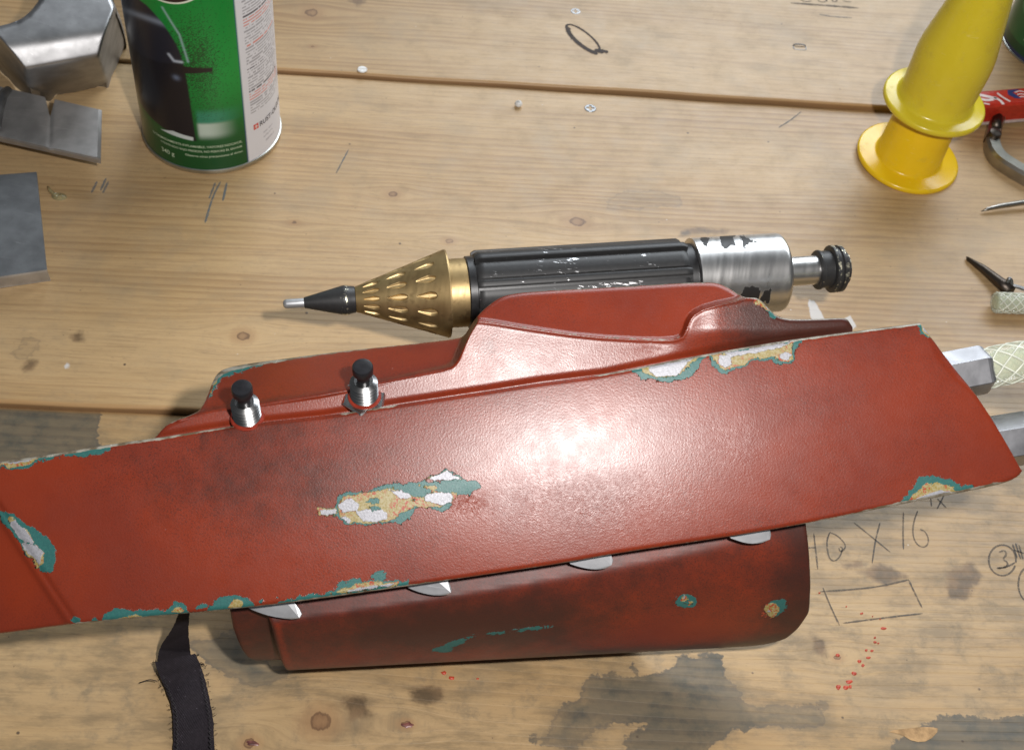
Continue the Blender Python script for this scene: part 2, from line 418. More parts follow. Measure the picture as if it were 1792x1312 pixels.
def mat_wood():
    t = NT('worn_pine'); g = t.attr('grain'); a = t.attr('along'); pid = t.attr('pid'); kn = t.attr('knot')
    z = t.math('MULTIPLY', pid, 7.3)
    v = t.comb(a, g, z)
    wv = t.math('MULTIPLY', t.math('SUBTRACT', t.noise(t.comb(t.math('MULTIPLY', a, .05), t.math('MULTIPLY', g, .45), z), 1.0, 3), .5), .9)
    g2 = t.math('ADD', g, wv)
    broad = t.noise(t.comb(t.math('MULTIPLY', a, .035), t.math('MULTIPLY', g, .20), z), 1.0, 3)
    broad2 = t.noise(t.comb(t.math('MULTIPLY', a, .02), t.math('MULTIPLY', g2, .9), z), 1.0, 2)
    # annual rings: a soft rise, a sharp dark latewood line, spacing drifting across the plank
    dens = t.math('MULTIPLY_ADD', t.noise(t.comb(0.0, t.math('MULTIPLY', g, .13), z), 1.0, 1), 5.0, .0)
    ph = t.math('ADD', t.math('MULTIPLY', g2, 2.5), dens)
    ph = t.math('ADD', ph, t.math('MULTIPLY', t.noise(t.comb(t.math('MULTIPLY', a, .08), t.math('MULTIPLY', g, 2.5), z), 1.0, 3), .9))
    fr = t.math('FRACT', ph)
    lines = t.math('MULTIPLY', t.mr(fr, .25, .88), t.mr(fr, .90, 1.0, 1, 0))
    amp = t.mr(t.math('ADD', broad, t.math('MULTIPLY', t.math('SUBTRACT', broad2, .5), .6)), .36, .66, .10, .85)
    amp = t.math('MULTIPLY', amp, t.math('SUBTRACT', 1.0, t.math('MULTIPLY', t.mr(pid, 0.0, .6, 1.0, 0.0, False), .5)))
    fine = t.noise(t.comb(t.math('MULTIPLY', a, .05), g2, z), 9.0, 3.0, .65)
    fib = t.noise(t.comb(t.math('MULTIPLY', a, .9), t.math('MULTIPLY', g, 9.0), z), 1.6, 3, .6)
    pore = t.noise(t.comb(t.math('MULTIPLY', a, 1.3), t.math('MULTIPLY', g, 6.0), z), 3.0, 2, .6)
    blot = t.noise(t.comb(a, g, z), .33, 4, .6)
    near = t.mr(pid, 0.0, .6, 1.0, 0.0, False)
    c = t.mix(t.mr(broad, .3, .7), (.53, .365, .188), (.455, .292, .133))
    c = t.mix(t.math('MULTIPLY', t.mr(broad2, .45, .7), .30), c, (.40, .25, .12))
    c = t.mix(t.math('MULTIPLY', t.math('MULTIPLY', lines, amp), .64), c, (.27, .15, .062))
    c = t.mix(t.math('MULTIPLY', t.mr(fine, .45, .75), .45), c, (.28, .175, .085))
    c = t.mix(t.math('MULTIPLY', t.mr(fib, .5, .8), .22), c, (.28, .20, .125))
    c = t.mix(t.math('MULTIPLY', t.mr(pore, .60, .72), .30), c, (.20, .13, .075))
    c = t.mix(t.math('MULTIPLY', t.mr(blot, .48, .72), .40), c, (.34, .255, .155))
    dirt = t.noise(t.comb(a, g, z), .85, 5, .68)
    grime = t.noise(t.comb(t.math('MULTIPLY', a, .35), g, z), 1.0, 5, .7)
    c = t.mix(t.math('MULTIPLY', t.mr(dirt, .50, .72), t.math('MULTIPLY_ADD', near, .50, .14)), c, (.15, .125, .088))
    c = t.mix(t.math('MULTIPLY', t.mr(grime, .42, .66), t.math('MULTIPLY_ADD', near, .52, .10)), c, (.16, .118, .070))
    c = t.mix(t.math('MULTIPLY', near, .50), c, t.mix(.55, c, (.19, .14, .072)))
    # red-brown rings round the knots, dark bark, paler heart
    kd = t.math('ADD', kn, t.math('MULTIPLY', t.math('SUBTRACT', t.noise(t.comb(a, g, z), 2.6, 5, .65), .5), 1.5))
    c = t.mix(t.math('MULTIPLY', t.mr(kd, .8, 3.2, 1, 0), .55), c, (.34, .19, .085))
    c = t.mix(t.math('MULTIPLY', t.mr(kd, .90, 1.15, 1, 0), t.mr(dirt, .3, .7, .35, .8)), c, (.17, .085, .04))
    ring = t.math('MULTIPLY', t.mr(kd, .72, .90), t.mr(kd, .98, 1.15, 1, 0))
    c = t.mix(t.math('MULTIPLY', ring, .45), c, (.07, .035, .018))
    heart = t.math('MULTIPLY', t.mr(kd, .35, .7, 1, 0), t.mr(pid, -.1, 2.2, .25, .75, False))
    c = t.mix(heart, c, (.36, .215, .10))
    # stains with shapes of their own
    ed = t.math('ADD', t.math('MULTIPLY', t.math('SUBTRACT', t.noise(v, 1.3, 5, .62), .5), .9), t.math('MULTIPLY', t.math('SUBTRACT', t.noise(v, 6, 3), .5), .25))
    streak = t.math('MULTIPLY', t.math('SUBTRACT', t.noise(t.comb(t.math('MULTIPLY', a, .25), t.math('MULTIPLY', g, 1.6), z), 1.5, 4, .6), .5), .42)
    gs = t.math('ADD', t.math('ADD', t.attr('grey'), ed), streak)
    soft = t.mr(t.noise(v, .22, 2), .42, .56)
    body = t.mix(soft, t.mr(gs, -.05, .05, 1, 0), t.mr(gs, -.7, .6, 1, 0))
    gk = t.math('MULTIPLY', t.math('MULTIPLY', body, t.mr(dirt, .3, .62, 1.0, .72)), t.mr(pid, 0, .5, 1, .25, False))
    gcol = t.mix(t.noise(t.comb(t.math('MULTIPLY', a, .5), g, z), 1.6, 5, .65), (.062, .060, .048), (.125, .110, .078))
    gcol = t.mix(t.math('MULTIPLY', t.mr(lines, .4, .8), .45), gcol, (.05, .048, .043))
    c = t.mix(gk, c, gcol)
    rim = t.math('MULTIPLY', t.math('MULTIPLY', t.mr(gs, -.16, -.03), t.mr(gs, 0, .06, 1, 0)), t.mr(pid, 0, .5, .32, .2, False))
    c = t.mix(rim, c, (.07, .065, .06))
    bs = t.math('ADD', t.attr('brown'), t.math('MULTIPLY', ed, .55))
    c = t.mix(t.math('MULTIPLY', t.mr(t.math('ADD', bs, t.math('MULTIPLY', streak, .5)), -.14, .16, 1, 0), .82), c, t.mix(t.mr(dirt, .35, .65), (.055, .037, .021), (.19, .115, .058)))
    ws = t.math('ADD', t.attr('white'), t.math('MULTIPLY', ed, .25))
    c = t.mix(t.math('MULTIPLY', t.mr(ws, -.03, .05, 1, 0), .75), c, (.66, .66, .66))
    # rounded, orange plank edges with old grime in the joint
    eb = t.attr('edgeband')
    c = t.mix(t.math('MULTIPLY', t.mr(eb, .06, .26, 1, 0), .60), c, (.44, .25, .10))
    c = t.mix(t.math('MULTIPLY', t.mr(eb, -.01, .035, 1, 0), .65), c, (.11, .055, .03))
    # pin holes, specks and dints
    sp = t.voro(t.comb(a, g, z), .75)
    pin = t.math('MULTIPLY', t.mr(t.math('ADD', sp, t.math('MULTIPLY', t.noise(v, 5, 2), .05)), .050, .085, 1, 0), t.mr(t.noise(v, .9, 2), .50, .56))
    c = t.mix(t.math('MULTIPLY', pin, .85), c, (.06, .04, .03))
    spb = t.voro(t.comb(a, g, t.math('ADD', z, 3.0)), 1.5)
    pin2 = t.math('MULTIPLY', t.mr(t.math('ADD', spb, t.math('MULTIPLY', t.noise(v, 9, 2), .06)), .055, .095, 1, 0), t.mr(t.noise(v, 1.4, 2), .53, .57))
    c = t.mix(t.math('MULTIPLY', pin2, .7), c, (.09, .055, .035))
    spc = t.voro(t.comb(a, g, t.math('ADD', z, 9.0)), 1.1)
    fleck = t.math('MULTIPLY', t.mr(t.math('ADD', spc, t.math('MULTIPLY', t.noise(v, 8, 2), .06)), .05, .08, 1, 0), t.mr(t.noise(v, 1.9, 2), .58, .62))
    c = t.mix(t.math('MULTIPLY', fleck, .7), c, (.62, .58, .52))
    sp2 = t.mr(t.noise(v, 9, 3, .7), .68, .75)
    c = t.mix(t.math('MULTIPLY', sp2, .35), c, (.09, .065, .045))
    h = t.math('ADD', t.math('MULTIPLY', lines, 1.0), t.math('ADD', t.math('MULTIPLY', fib, .5), t.math('MULTIPLY', pin, -1.2)))
    r = t.math('ADD', .50, t.math('MULTIPLY', t.math('SUBTRACT', dirt, .5), .25))
    return t.out(c, t.math('SUBTRACT', r, .04), 0.0, t.bump(h, .25, .015), .5)
MAT['wood'] = mat_wood()
planks = [build_plank(i) for i in range(3)]

def mat_trace(name, color, cover):
    t = NT(name); v = t.obj(); n = t.noise(v, 10, 4, .65); n2 = t.noise(v, 1.2, 2)
    al = t.math('MULTIPLY', t.mr(n, .22, .52), t.mr(n2, .2, .8, cover*.6, cover))
    return t.out(color, .6, 0.0, None, .2, **{'Alpha': al})
MAT['pencil'] = mat_trace('pencil_graphite', (.105, .095, .085), .8)
MAT['ink'] = mat_trace('faded_blue_ink', (.13, .18, .21), .75)
MAT['barkline'] = mat_plain('dark_bark_of_a_knot', (.035, .020, .013), .7, .4)
MAT['spatter'] = mat_plain('dried_red_paint', (.42, .055, .025), .45, .2)
def ribbon(pts, width, i, lift=.012, taper=True):
    pts = interp_poly(chaikin(pts, 2), max(6, int(len(pts)*7)))
    w3 = P(pts[:, 0], pts[:, 1], PZ[i]); u, v = uv_of(w3)
    w3[:, 2] = plank_z(i, u)+lift
    tg = np.gradient(w3, axis=0); tg /= np.linalg.norm(tg, axis=1, keepdims=True)
    sd = np.stack([-tg[:, 1], tg[:, 0], tg[:, 2]*0], -1)
    wd = width*(.75+.5*rng.random(len(pts)))*.5
    if taper: wd *= np.clip(np.minimum(np.arange(len(pts)), np.arange(len(pts))[::-1])/2.0+.35, 0, 1)
    vv = np.stack([w3-sd*wd[:, None], w3+sd*wd[:, None]], 1).reshape(-1, 3)
    return vv, [tuple(q) for q in gridf(len(pts), 2)]
def marking(strokes, width, i, mat='pencil', name='pencil_marking', label=None):
    o = mesh(name, *merge([ribbon(s, width, i) for s in strokes]), MAT[mat], planks[i], False)
    if label: o['label'] = label
    return o
def circle_px(cx, cy, rx, ry, a0=0, a1=360, n=22, rot=0):
    a = np.radians(np.linspace(a0, a1, n)); x = rx*np.cos(a); y = ry*np.sin(a); r = math.radians(rot)
    return np.stack([cx+x*math.cos(r)-y*math.sin(r), cy+x*math.sin(r)+y*math.cos(r)], -1)
marking([[(1424, 933), (1427, 960), (1431, 996)], [(1406, 965), (1412, 958), (1428, 958)], np.array([(1452, 931), (1446, 948), (1450, 976), (1460, 983), (1470, 974), (1474, 962)]),
         [(1452, 931), (1466, 937), (1478, 950), (1480, 958), (1472, 966)], [(1470, 956), (1476, 960), (1470, 966), (1468, 958)],
         [(1494, 914), (1524, 938), (1558, 966)], [(1540, 914), (1532, 944), (1526, 986)], [(1581, 896), (1580, 930), (1581, 961)],
         [(1606, 893), (1598, 915), (1597, 938), (1606, 955), (1620, 958), (1626, 946), (1620, 930), (1610, 926)]], .062, 0, label='handwritten 40 X 16 in pencil')
marking([[(1435, 1035), (1480, 1032), (1535, 1027), (1590, 1014)], [(1590, 1014), (1600, 1036), (1614, 1064)], [(1615, 1073), (1560, 1079), (1475, 1090)], [(1440, 1028), (1452, 1058), (1469, 1094)]], .07, 0, label='hand drawn pencil rectangle')
marking([circle_px(1754, 980, 24, 27, 20, 370), [(1748, 966), (1758, 962), (1762, 970), (1754, 978), (1764, 984), (1762, 992), (1746, 994)], [(1744, 994), (1762, 992), (1776, 984)],
         [(1772, 952), (1780, 976)], [(1777, 950), (1786, 978)], [(1783, 953), (1790, 978)], [(1774, 962), (1792, 968)], circle_px(1800, 1022, 18, 30, 110, 260)], .075, 0, label='circled 3 in pencil')
marking([[(1628, 862), (1630, 886)], [(1640, 872), (1656, 888)], [(1652, 866), (1640, 890)]], .06, 0)
marking([[(1383, 9), (1440, 13), (1501, 18)]], .17, 2, label='thick pencil line under faint figures')
marking([[(1399, 0), (1402, 5), (1412, 7), (1419, 5)], [(1432, -3), (1430, 6), (1440, 8), (1448, 5), (1440, 1)], [(1440, -3), (1444, 4)], [(1457, 0), (1455, 7), (1464, 7), (1462, 1)], [(1473, 5), (1480, 7), (1488, 7)]], .09, 2)
marking([[(1433, 29), (1455, 33), (1490, 35)]], .10, 2, 'ink', 'smudge')
marking([[(386, 318), (372, 345), (359, 390)], [(377, 320), (366, 348)], [(397, 320), (390, 352)], [(170, 318), (160, 338)], [(186, 312), (176, 334)], [(190, 318), (180, 338)]], .10, 1, 'ink', 'ink_tick')
marking([[(1402, 196), (1382, 212), (1362, 224)], [(610, 262), (598, 285), (588, 304)]], .07, 1, 'ink', 'ink_tick')
# the bark ring of the oval knot on the far plank
marking([circle_px(1020, 69, 36, 11, 0, 360, 40, 38)], .13, 2, 'barkline', 'bark_ring')
marking([circle_px(1022, 73, 35, 10, 20, 190, 24, 38), [(1040, 90), (1052, 91), (1064, 94)], [(1046, 92), (1056, 94)]], .26, 2, 'barkline', 'bark_ring')
def blob(px, py, rx, ry, i, lift=.012, n=9, h=0.02):
    a = np.linspace(0, 2*math.pi, n, endpoint=False); k = .7+.5*rng.random(n)
    x = px+rx*np.cos(a)*k; y = py+ry*np.sin(a)*k
    w3 = P(x, y, PZ[i]); u, _ = uv_of(w3); w3[:, 2] = plank_z(i, u)+lift-.02
    top = w3.mean(0)+(w3-w3.mean(0))*.7; top[:, 2] += h+.02
    c = top.mean(0)
    v = np.vstack([w3, top, c[None]])
    f = [(j, (j+1) % n, n+(j+1) % n, n+j) for j in range(n)]+[(n+j, n+(j+1) % n, 2*n) for j in range(n)]
    return v, f
drops = [(1467, 1202, 5, 4.5), (1480, 1202, 5, 4), (1488, 1201, 3, 4), (1486, 1192, 6, 4), (1495, 1178, 5, 4), (1504, 1157, 4, 3.5), (1510, 1164, 3, 3), (1520, 1150, 5, 2.5), (1516, 1137, 2.5, 2.5), (1526, 1138, 3, 2.5),
         (1531, 1115, 2.5, 2), (1531, 1123, 3.5, 2.5), (1537, 1125, 2, 1.5), (1547, 1099, 6, 2.5), (1508, 1073, 3, 2), (1481, 1061, 1.6, 1.2), (1540, 1083, 1.5, 1.2), (1434, 1037, 2, 1.5), (1527, 1078, 1.6, 1.2),
         (777, 1177, 6, 4), (790, 1186, 7, 4), (836, 1187, 3, 1.5), (1466, 1146, 4, 3)]
o = mesh('paint_spatter', *merge([blob(x, y, a, b, 0) for x, y, a, b in drops]), MAT['spatter'], planks[0]); o['kind'] = 'stuff'; o['label'] = 'trail of dried red paint drips'

MAT['freshwood'] = mat_plain('fresh_torn_wood', (.34, .215, .105), .7, .3, .2, .5, 3)
fl = chaikin([(1550, 1279), (1575, 1283), (1600, 1298), (1626, 1296), (1645, 1275), (1630, 1271), (1600, 1272)], 1, True)
q = P(fl[:, 0], fl[:, 1], PZ[0]+.012); mesh('torn_patch', q, [tuple(range(len(q)))], MAT['freshwood'], planks[0], False)
MAT['varnish'] = mat_plain('maroon_varnish', (.17, .065, .055), .38, .5)
for x, y in ((442, 1300), (714, 1268)):
    mesh('varnish_drip', *blob(x, y, 13, 6, 0, .01, 14, .012), MAT['varnish'], planks[0])
# ================================================================== screws, staple, crumbs
MAT['zinc'] = mat_metal('dull_zinc', (.26, .27, .28), .45, (200, 200, 200), .2)
MAT['white'] = mat_plain('white_plastic', (.75, .75, .73), .4, .06)
def fixed_screw(px, py, i, r, slot, mat, lift=.03):
    """a countersunk screw head whose drive recess is cut into the head itself"""
    c = P(px, py, PZ[i]); u, _ = uv_of(c); z0 = plank_z(i, u)
    N = 29; g = np.linspace(-1, 1, N); a, b = np.meshgrid(g, g, indexing='ij')
    x = a*np.sqrt(1-b*b/2); y = b*np.sqrt(1-a*a/2); rr = np.sqrt(x*x+y*y)
    h = lift-.05*smooth01((rr-.85)/.15)
    w_ = .16
    cut = (np.abs(y) < w_) & (np.abs(x) < .62) if slot == 'slot' else ((np.abs(y) < w_) & (np.abs(x) < .6)) | ((np.abs(x) < w_) & (np.abs(y) < .6))
    if slot == 'slot': cut = (np.abs(y) < w_)
    h = h-.07*cut
    pts = c+(x*r)[..., None]*bu+(y*r)[..., None]*bv; pts[..., 2] = z0+h
    return mesh('screw', pts.reshape(-1, 3), gridf(N, N), mat, planks[i], True, sharp=40)
fixed_screw(1033, 190, 1, .33, 'cross', MAT['zinc'])
fixed_screw(1007, 22, 2, .30, 'cross', MAT['zinc'], .01)
o = fixed_screw(634, 130, 1, .26, 'slot', MAT['white'], .34); o['label'] = 'white slotted screw head in the plank joint'
c = P(1399, 84, PZ[2]+.1)
su, sv = bu, bv
stp = [c+su*x+sv*y+np.array([0, 0, z]) for x, y, z in [(-.32, -.14, 0), (-.34, .12, .0), (-.28, .19, .1), (.3, .19, .1), (.36, .12, 0), (.36, -.16, 0), (.3, -.20, 0), (-.26, -.2, 0), (-.32, -.14, 0)]]
mesh('staple', *tube(chaikin(stp, 1), .035, 6), MAT['zinc'], planks[2])
bead = mesh('bead', *lathe(P(907, 186, 0), (0, 0, 1), [(0, .02), (.04, .16), (.14, .2), (.26, .15), (.31, .02)], 14), MAT['white'], origin=P(907, 186, 0))
tag(bead, 'small white plastic bead lying on the middle plank', 'bead')
MAT['glue'] = mat_plain('clear_dried_glue', (.62, .55, .30), .08, .1, .6, .02, 3, **{'Transmission Weight': .6})
v1, f1 = lathe(P(104, 345, -.02), (0, 0, 1), [(0, .30), (.06, .27), (.11, .16), (.125, .02)], 20)
v1[:, :2] = P(104, 345, 0)[:2]+(v1[:, :2]-P(104, 345, 0)[:2])*np.array([1.25, .85])
v2, f2 = tube(P([84, 88, 94, 102], [327, 334, 340, 344], .05), [.05, .09, .10, .13], 10)
glue = mesh('glue_drop', *merge([(v1, f1), (v2, f2)]), MAT['glue'], origin=P(104, 345, 0))
tag(glue, 'tear shaped drop of clear dried glue on the left of the bench', 'glue drop')

# ================================================================== THE GAUNTLET
BASE = P(900, 1000, PZ[0])
G = thing('gauntlet', 'chipped red armoured forearm gauntlet with a ribbed side barrel lying on the bench', 'gauntlet', BASE)
P0 = P(1000, 770, 9.6)
midp = .5*(CAM+FLASH)
nP = unit(midp-P0)
nP = unit(nP+np.array([0.004, -0.002, -0.004]))
MM = np.linalg.norm(CAM-P0)/FPX            # cm per photo pixel on the plate

TOPC = [(-170, 836), (0, 807), (100, 793), (195, 776), (279, 765), (390, 747), (450, 739), (567, 727), (640, 716), (701, 706), (855, 683), (950, 668), (1056, 655), (1212, 623), (1371, 595), (1550, 572), (1612, 564)]
BOTC = [(-170, 1128), (0, 1110), (129, 1091), (328, 1073), (500, 1056), (710, 1026), (900, 998), (994, 984), (1074, 969), (1275, 939), (1402, 918), (1588, 880), (1682, 862), (1745, 849), (1768, 842), (1784, 834), (1791, 824)]
def build_plate():
    e = np.array([0, .003, .007, .012, .018, .025, .035, .05])
    s = np.r_[np.linspace(0, 1-.012, 520), 1-np.array([.009, .0065, .0045, .003, .0018, .0008, 0])]
    tt = np.r_[e, np.linspace(.065, .935, 96), 1-e[::-1]]
    T = interp_poly(chaikin(TOPC, 2), s=s); B = interp_poly(chaikin(BOTC, 2), s=s)
    px = T[:, None, 0]*(1-tt)+B[:, None, 0]*tt; py = T[:, None, 1]*(1-tt)+B[:, None, 1]*tt
    # right edge bows outwards a little
    bow = 9*np.sin(math.pi*tt)[None, :]*smooth01((s-.93)/.07)[:, None]
    px = px+bow
    pts = Ppl(px, py, P0, nP)
    dT = sdf_line(px, py, chaikin(TOPC, 2)); dB = sdf_line(px, py, chaikin(BOTC, 2))
    dR = sdf_line(px, py, np.stack([px[-1], py[-1]], -1)[::6])
    d = np.minimum(np.minimum(dT, dB), dR)*MM
    r = .13; drop = np.where(d < r, r-np.sqrt(np.maximum(0, r*r-(r-np.minimum(d, r))**2)), 0)
    off = -drop
    off += .10*(1-(2*tt[None, :]-1)**2)*np.ones_like(px)            # the sheet is very slightly crowned
    # bevel at the right end
    bl = (px-1606)*.87-(py-566)*.49                                   # beyond the bevel line
    bl = sdf_poly(px, py, [(1608, 560), (1640, 628), (1668, 664), (1700, 690), (1760, 720), (1700, 560)])
    off -= .22*smooth01(np.maximum(0, -bl)/26)
    # the facet at the lower left, with a soft groove along the fold
    ax, ay, bx, by = -60, 792, 131, 1088
    ln = math.hypot(bx-ax, by-ay); sd = ((px-ax)*(by-ay)-(py-ay)*(bx-ax))/ln     # positive on the right of the fold
    k = np.maximum(0, -sd)*MM
    off -= .10*smooth01(k/.25)+.085*k
    off -= .05*np.exp(-(sd/4.0)**2)-.05*np.exp(-((sd+11)/5.0)**2)
    pts = pts+off[..., None]*nP
    # ---- paint chips (design coordinates: photo pixels on this plane -> cm)
    def many(polys): 
        q = np.full(px.shape, 60.0)
        for p in polys: q = np.minimum(q, sdf_poly(px, py, p))
        return np.clip(q, -80, 60)*MM
    teal = [[(1606, 556), (1624, 552), (1656, 594), (1638, 596)], [(1596, 556), (1612, 552), (1624, 584), (1612, 586)], [(588, 880), (592, 868), (612, 858), (640, 860), (662, 852), (690, 846), (720, 842), (760, 843), (800, 838), (836, 842), (840, 852), (826, 862), (800, 866), (790, 876), (786, 890), (764, 893), (742, 886), (725, 890), (718, 908), (706, 912), (700, 914), (660, 916), (630, 920), (610, 916), (594, 906), (588, 894)],
            [(556, 888), (590, 889), (590, 902), (558, 902)], [(742, 838), (780, 822), (808, 836), (806, 842)],
            [(-10, 893), (10, 893), (22, 900), (34, 905), (56, 922), (84, 936), (90, 950), (100, 965), (99, 984), (92, 998), (76, 1004), (60, 984), (30, 945)],
            [(-30, 800), (195, 772), (190, 786), (170, 796), (150, 800), (134, 796), (110, 798), (86, 802), (62, 812), (42, 824), (14, 818), (-30, 826)],
            [(1096, 640), (1240, 612), (1219, 648), (1200, 664), (1165, 668), (1120, 662)], [(1240, 610), (1408, 582), (1404, 600), (1392, 608), (1388, 632), (1372, 638), (1340, 630), (1318, 632), (1290, 648), (1262, 652), (1246, 640)],
            [(1602, 560), (1616, 556), (1648, 592), (1630, 592), (1612, 584)],
            [(1574, 886), (1588, 862), (1608, 836), (1630, 832), (1660, 838), (1682, 852), (1702, 846), (1706, 864), (1690, 872)],
            [(174, 1092), (182, 1074), (206, 1062), (226, 1068), (250, 1066), (290, 1068), (306, 1050), (322, 1056), (332, 1074), (280, 1084)], [(358, 1072), (372, 1056), (394, 1042), (420, 1040), (446, 1052), (440, 1064)],
            [(440, 1066), (520, 1044), (566, 1038), (600, 1022), (660, 1016), (714, 1014), (716, 1034)], [(590, 1022), (600, 1016), (632, 1012), (628, 1022)], [(650, 1008), (664, 1002), (676, 1002), (676, 1014)], [(655, 1001), (672, 998), (668, 1004)],
            [(122, 1086), (130, 1078), (138, 1082), (134, 1090)]]
    for q in range(30):
        cx = rng.uniform(150, 720); tb = np.interp(cx, [p[0] for p in BOTC], [p[1] for p in BOTC]); cy = tb-rng.uniform(2, 12); a = rng.uniform(3, 9)
        teal.append([(cx-a, cy), (cx, cy-a*.6), (cx+a, cy), (cx, cy+a*.5)])
    yel = [[(1606, 554), (1624, 552), (1656, 594), (1638, 596), (1616, 582)], [(592, 884), (600, 870), (628, 862), (660, 858), (690, 853), (720, 866), (742, 870), (770, 850), (706, 848), (702, 846), (730, 846), (760, 858), (800, 864), (794, 876), (760, 888), (720, 886), (700, 900), (680, 912), (640, 916), (614, 914), (598, 904)],
           [(744, 838), (780, 824), (806, 838), (780, 840)], [(556, 888), (588, 890), (588, 901), (558, 902)],
           [(12, 905), (24, 904), (30, 916), (48, 926), (56, 940), (70, 960), (78, 970), (76, 984), (66, 992), (40, 955)], [(-30, 804), (150, 778), (120, 788), (80, 798), (44, 816), (-30, 818)],
           [(1122, 642), (1224, 622), (1204, 644), (1180, 660), (1150, 662), (1126, 652)], [(1246, 620), (1388, 596), (1386, 628), (1372, 634), (1348, 626), (1318, 628), (1290, 642), (1266, 646), (1250, 632)],
           [(1610, 562), (1618, 558), (1648, 594), (1632, 588), (1616, 578)], [(1584, 886), (1596, 866), (1622, 844), (1650, 846), (1672, 856), (1684, 868), (1680, 874)],
           [(574, 1038), (600, 1028), (640, 1020), (700, 1018), (690, 1024), (620, 1036)], [(205, 1084), (240, 1074), (250, 1080), (215, 1088)], [(296, 1072), (308, 1058), (320, 1068), (318, 1074)], [(400, 1062), (416, 1048), (428, 1054), (420, 1062)]]
    sil = [[(1608, 556), (1624, 552), (1654, 592), (1640, 594), (1618, 580)], [(592, 884), (600, 876), (616, 871), (628, 882), (626, 894), (600, 896)], [(624, 896), (640, 891), (668, 889), (678, 897), (676, 908), (660, 913), (638, 912), (630, 904)], [(742, 866), (760, 861), (788, 860), (792, 872), (784, 884), (760, 880), (744, 876)],
           [(745, 840), (766, 830), (782, 824), (806, 838), (780, 840)], [(560, 891), (588, 891), (588, 900), (562, 901)], [(598, 906), (606, 904), (614, 910), (608, 916)], [(680, 856), (712, 858), (720, 870), (700, 874)],
           [(16, 912), (34, 910), (48, 930), (62, 950), (76, 966), (70, 988), (40, 955)], [(-30, 804), (110, 784), (80, 792), (46, 808), (-30, 814)],
           [(1134, 642), (1216, 624), (1200, 640), (1184, 658), (1150, 660), (1136, 652)], [(1258, 620), (1278, 622), (1280, 638), (1270, 642), (1258, 636)], [(1262, 614), (1386, 596), (1380, 604), (1330, 616), (1280, 624)], [(1362, 620), (1376, 614), (1386, 620), (1378, 630), (1364, 628)],
           [(1612, 564), (1620, 560), (1646, 592), (1632, 586), (1620, 576)], [(1588, 888), (1604, 872), (1640, 858), (1666, 862), (1680, 870), (1676, 876)], [(600, 1034), (650, 1024), (690, 1020), (680, 1026), (610, 1036)],
           [(540, 1046), (556, 1040), (562, 1044), (550, 1050)], [(215, 1086), (226, 1080), (232, 1084)]]
    hole = [[(637, 877), (648, 872), (664, 873), (662, 881), (645, 881)], [(640, 889), (655, 885), (666, 887), (660, 892)], [(712, 876), (720, 872), (726, 874), (716, 880)], [(690, 846), (720, 843), (742, 856), (738, 870), (720, 868), (700, 854)], [(26, 944), (50, 946), (58, 952), (40, 950)]]
    # bare metal showing along the worn edges
    topw = np.interp(px, [-170, 0, 200, 280, 390, 450, 500, 585, 600, 690, 710, 800, 1000, 1050, 1350, 1500, 1600, 1700], [4, 4, 5, 5, 3, 1.5, -4, -4, 3.5, 3, -5, -7, -7, 3, 4.5, 4.5, 4.5, 2])
    botw = np.interp(px, [-170, 100, 140, 330, 440, 560, 720, 850, 1000, 1300, 1500, 1560, 1740, 1770], [0, -1, 2, 1, 1, 3, 2.5, 0, 1, 0, 1.5, 4.5, 5, 0])
    edge = np.minimum(np.minimum(dT-topw, dB-botw), np.where(py > 600, dR-1.0, 9))*MM
    edge = np.clip(edge, -.1, 1)
    soot_shade = .62*np.exp(-((px-480)/250)**2-((py-840)/100)**2)+.12+.30*np.exp(-(dT*MM/.6)**2)*(px > 350)+.12*np.exp(-(dB*MM/.5)**2)-.15*smooth01((250-px)/150)
    wr = np.exp(-((px-1010)/190)**2-((py-880)/60)**2)*.48+.4*np.exp(-((px-1270)/60)**2-((py-770)/40)**2)+.06
    peel = np.exp(-((px-815)/30)**2-((py-880)/18)**2)*1.3
    at = dict(chip_teal=many(teal), chip_yellow=np.maximum(many(yel), -many(hole)), chip_silver=many(sil), edge_wear_glint=edge, soot_shade=soot_shade, wrinkle=wr+peel)
    n, m = px.shape
    ring = np.r_[np.arange(m), np.arange(1, n)*m+m-1, (n-1)*m+np.arange(m-2, -1, -1), np.arange(n-2, 0, -1)*m]
    top = pts.reshape(-1, 3); lo = top[ring]-nP*.42
    L = len(ring); k0 = n*m
    sk = np.stack([ring, k0+np.arange(L), k0+(np.arange(L)+1) % L, np.roll(ring, -1)], -1)
    # underside strip
    a = k0+np.r_[0, np.arange(L-1, L-(n-1), -1)]            # along the top curve (t=0)
    b = k0+np.r_[m-1, m-1+np.arange(1, n-1)]                 # along the bottom curve (t=1)
    un = np.stack([a[:-1], a[1:], b[1:], b[:-1]], -1)
    for k in at: at[k] = np.r_[at[k].ravel(), (at[k].ravel()[ring] if k != 'edge_wear_glint' else np.where(at[k].ravel()[ring] > .02, .12, -.05))]
    return mesh('top_plate', np.vstack([top, lo]), np.vstack([gridf(n, m, flip=True), sk[:, ::-1], un]), MAT['plate'], G, True, at, sharp=50)
build_plate()

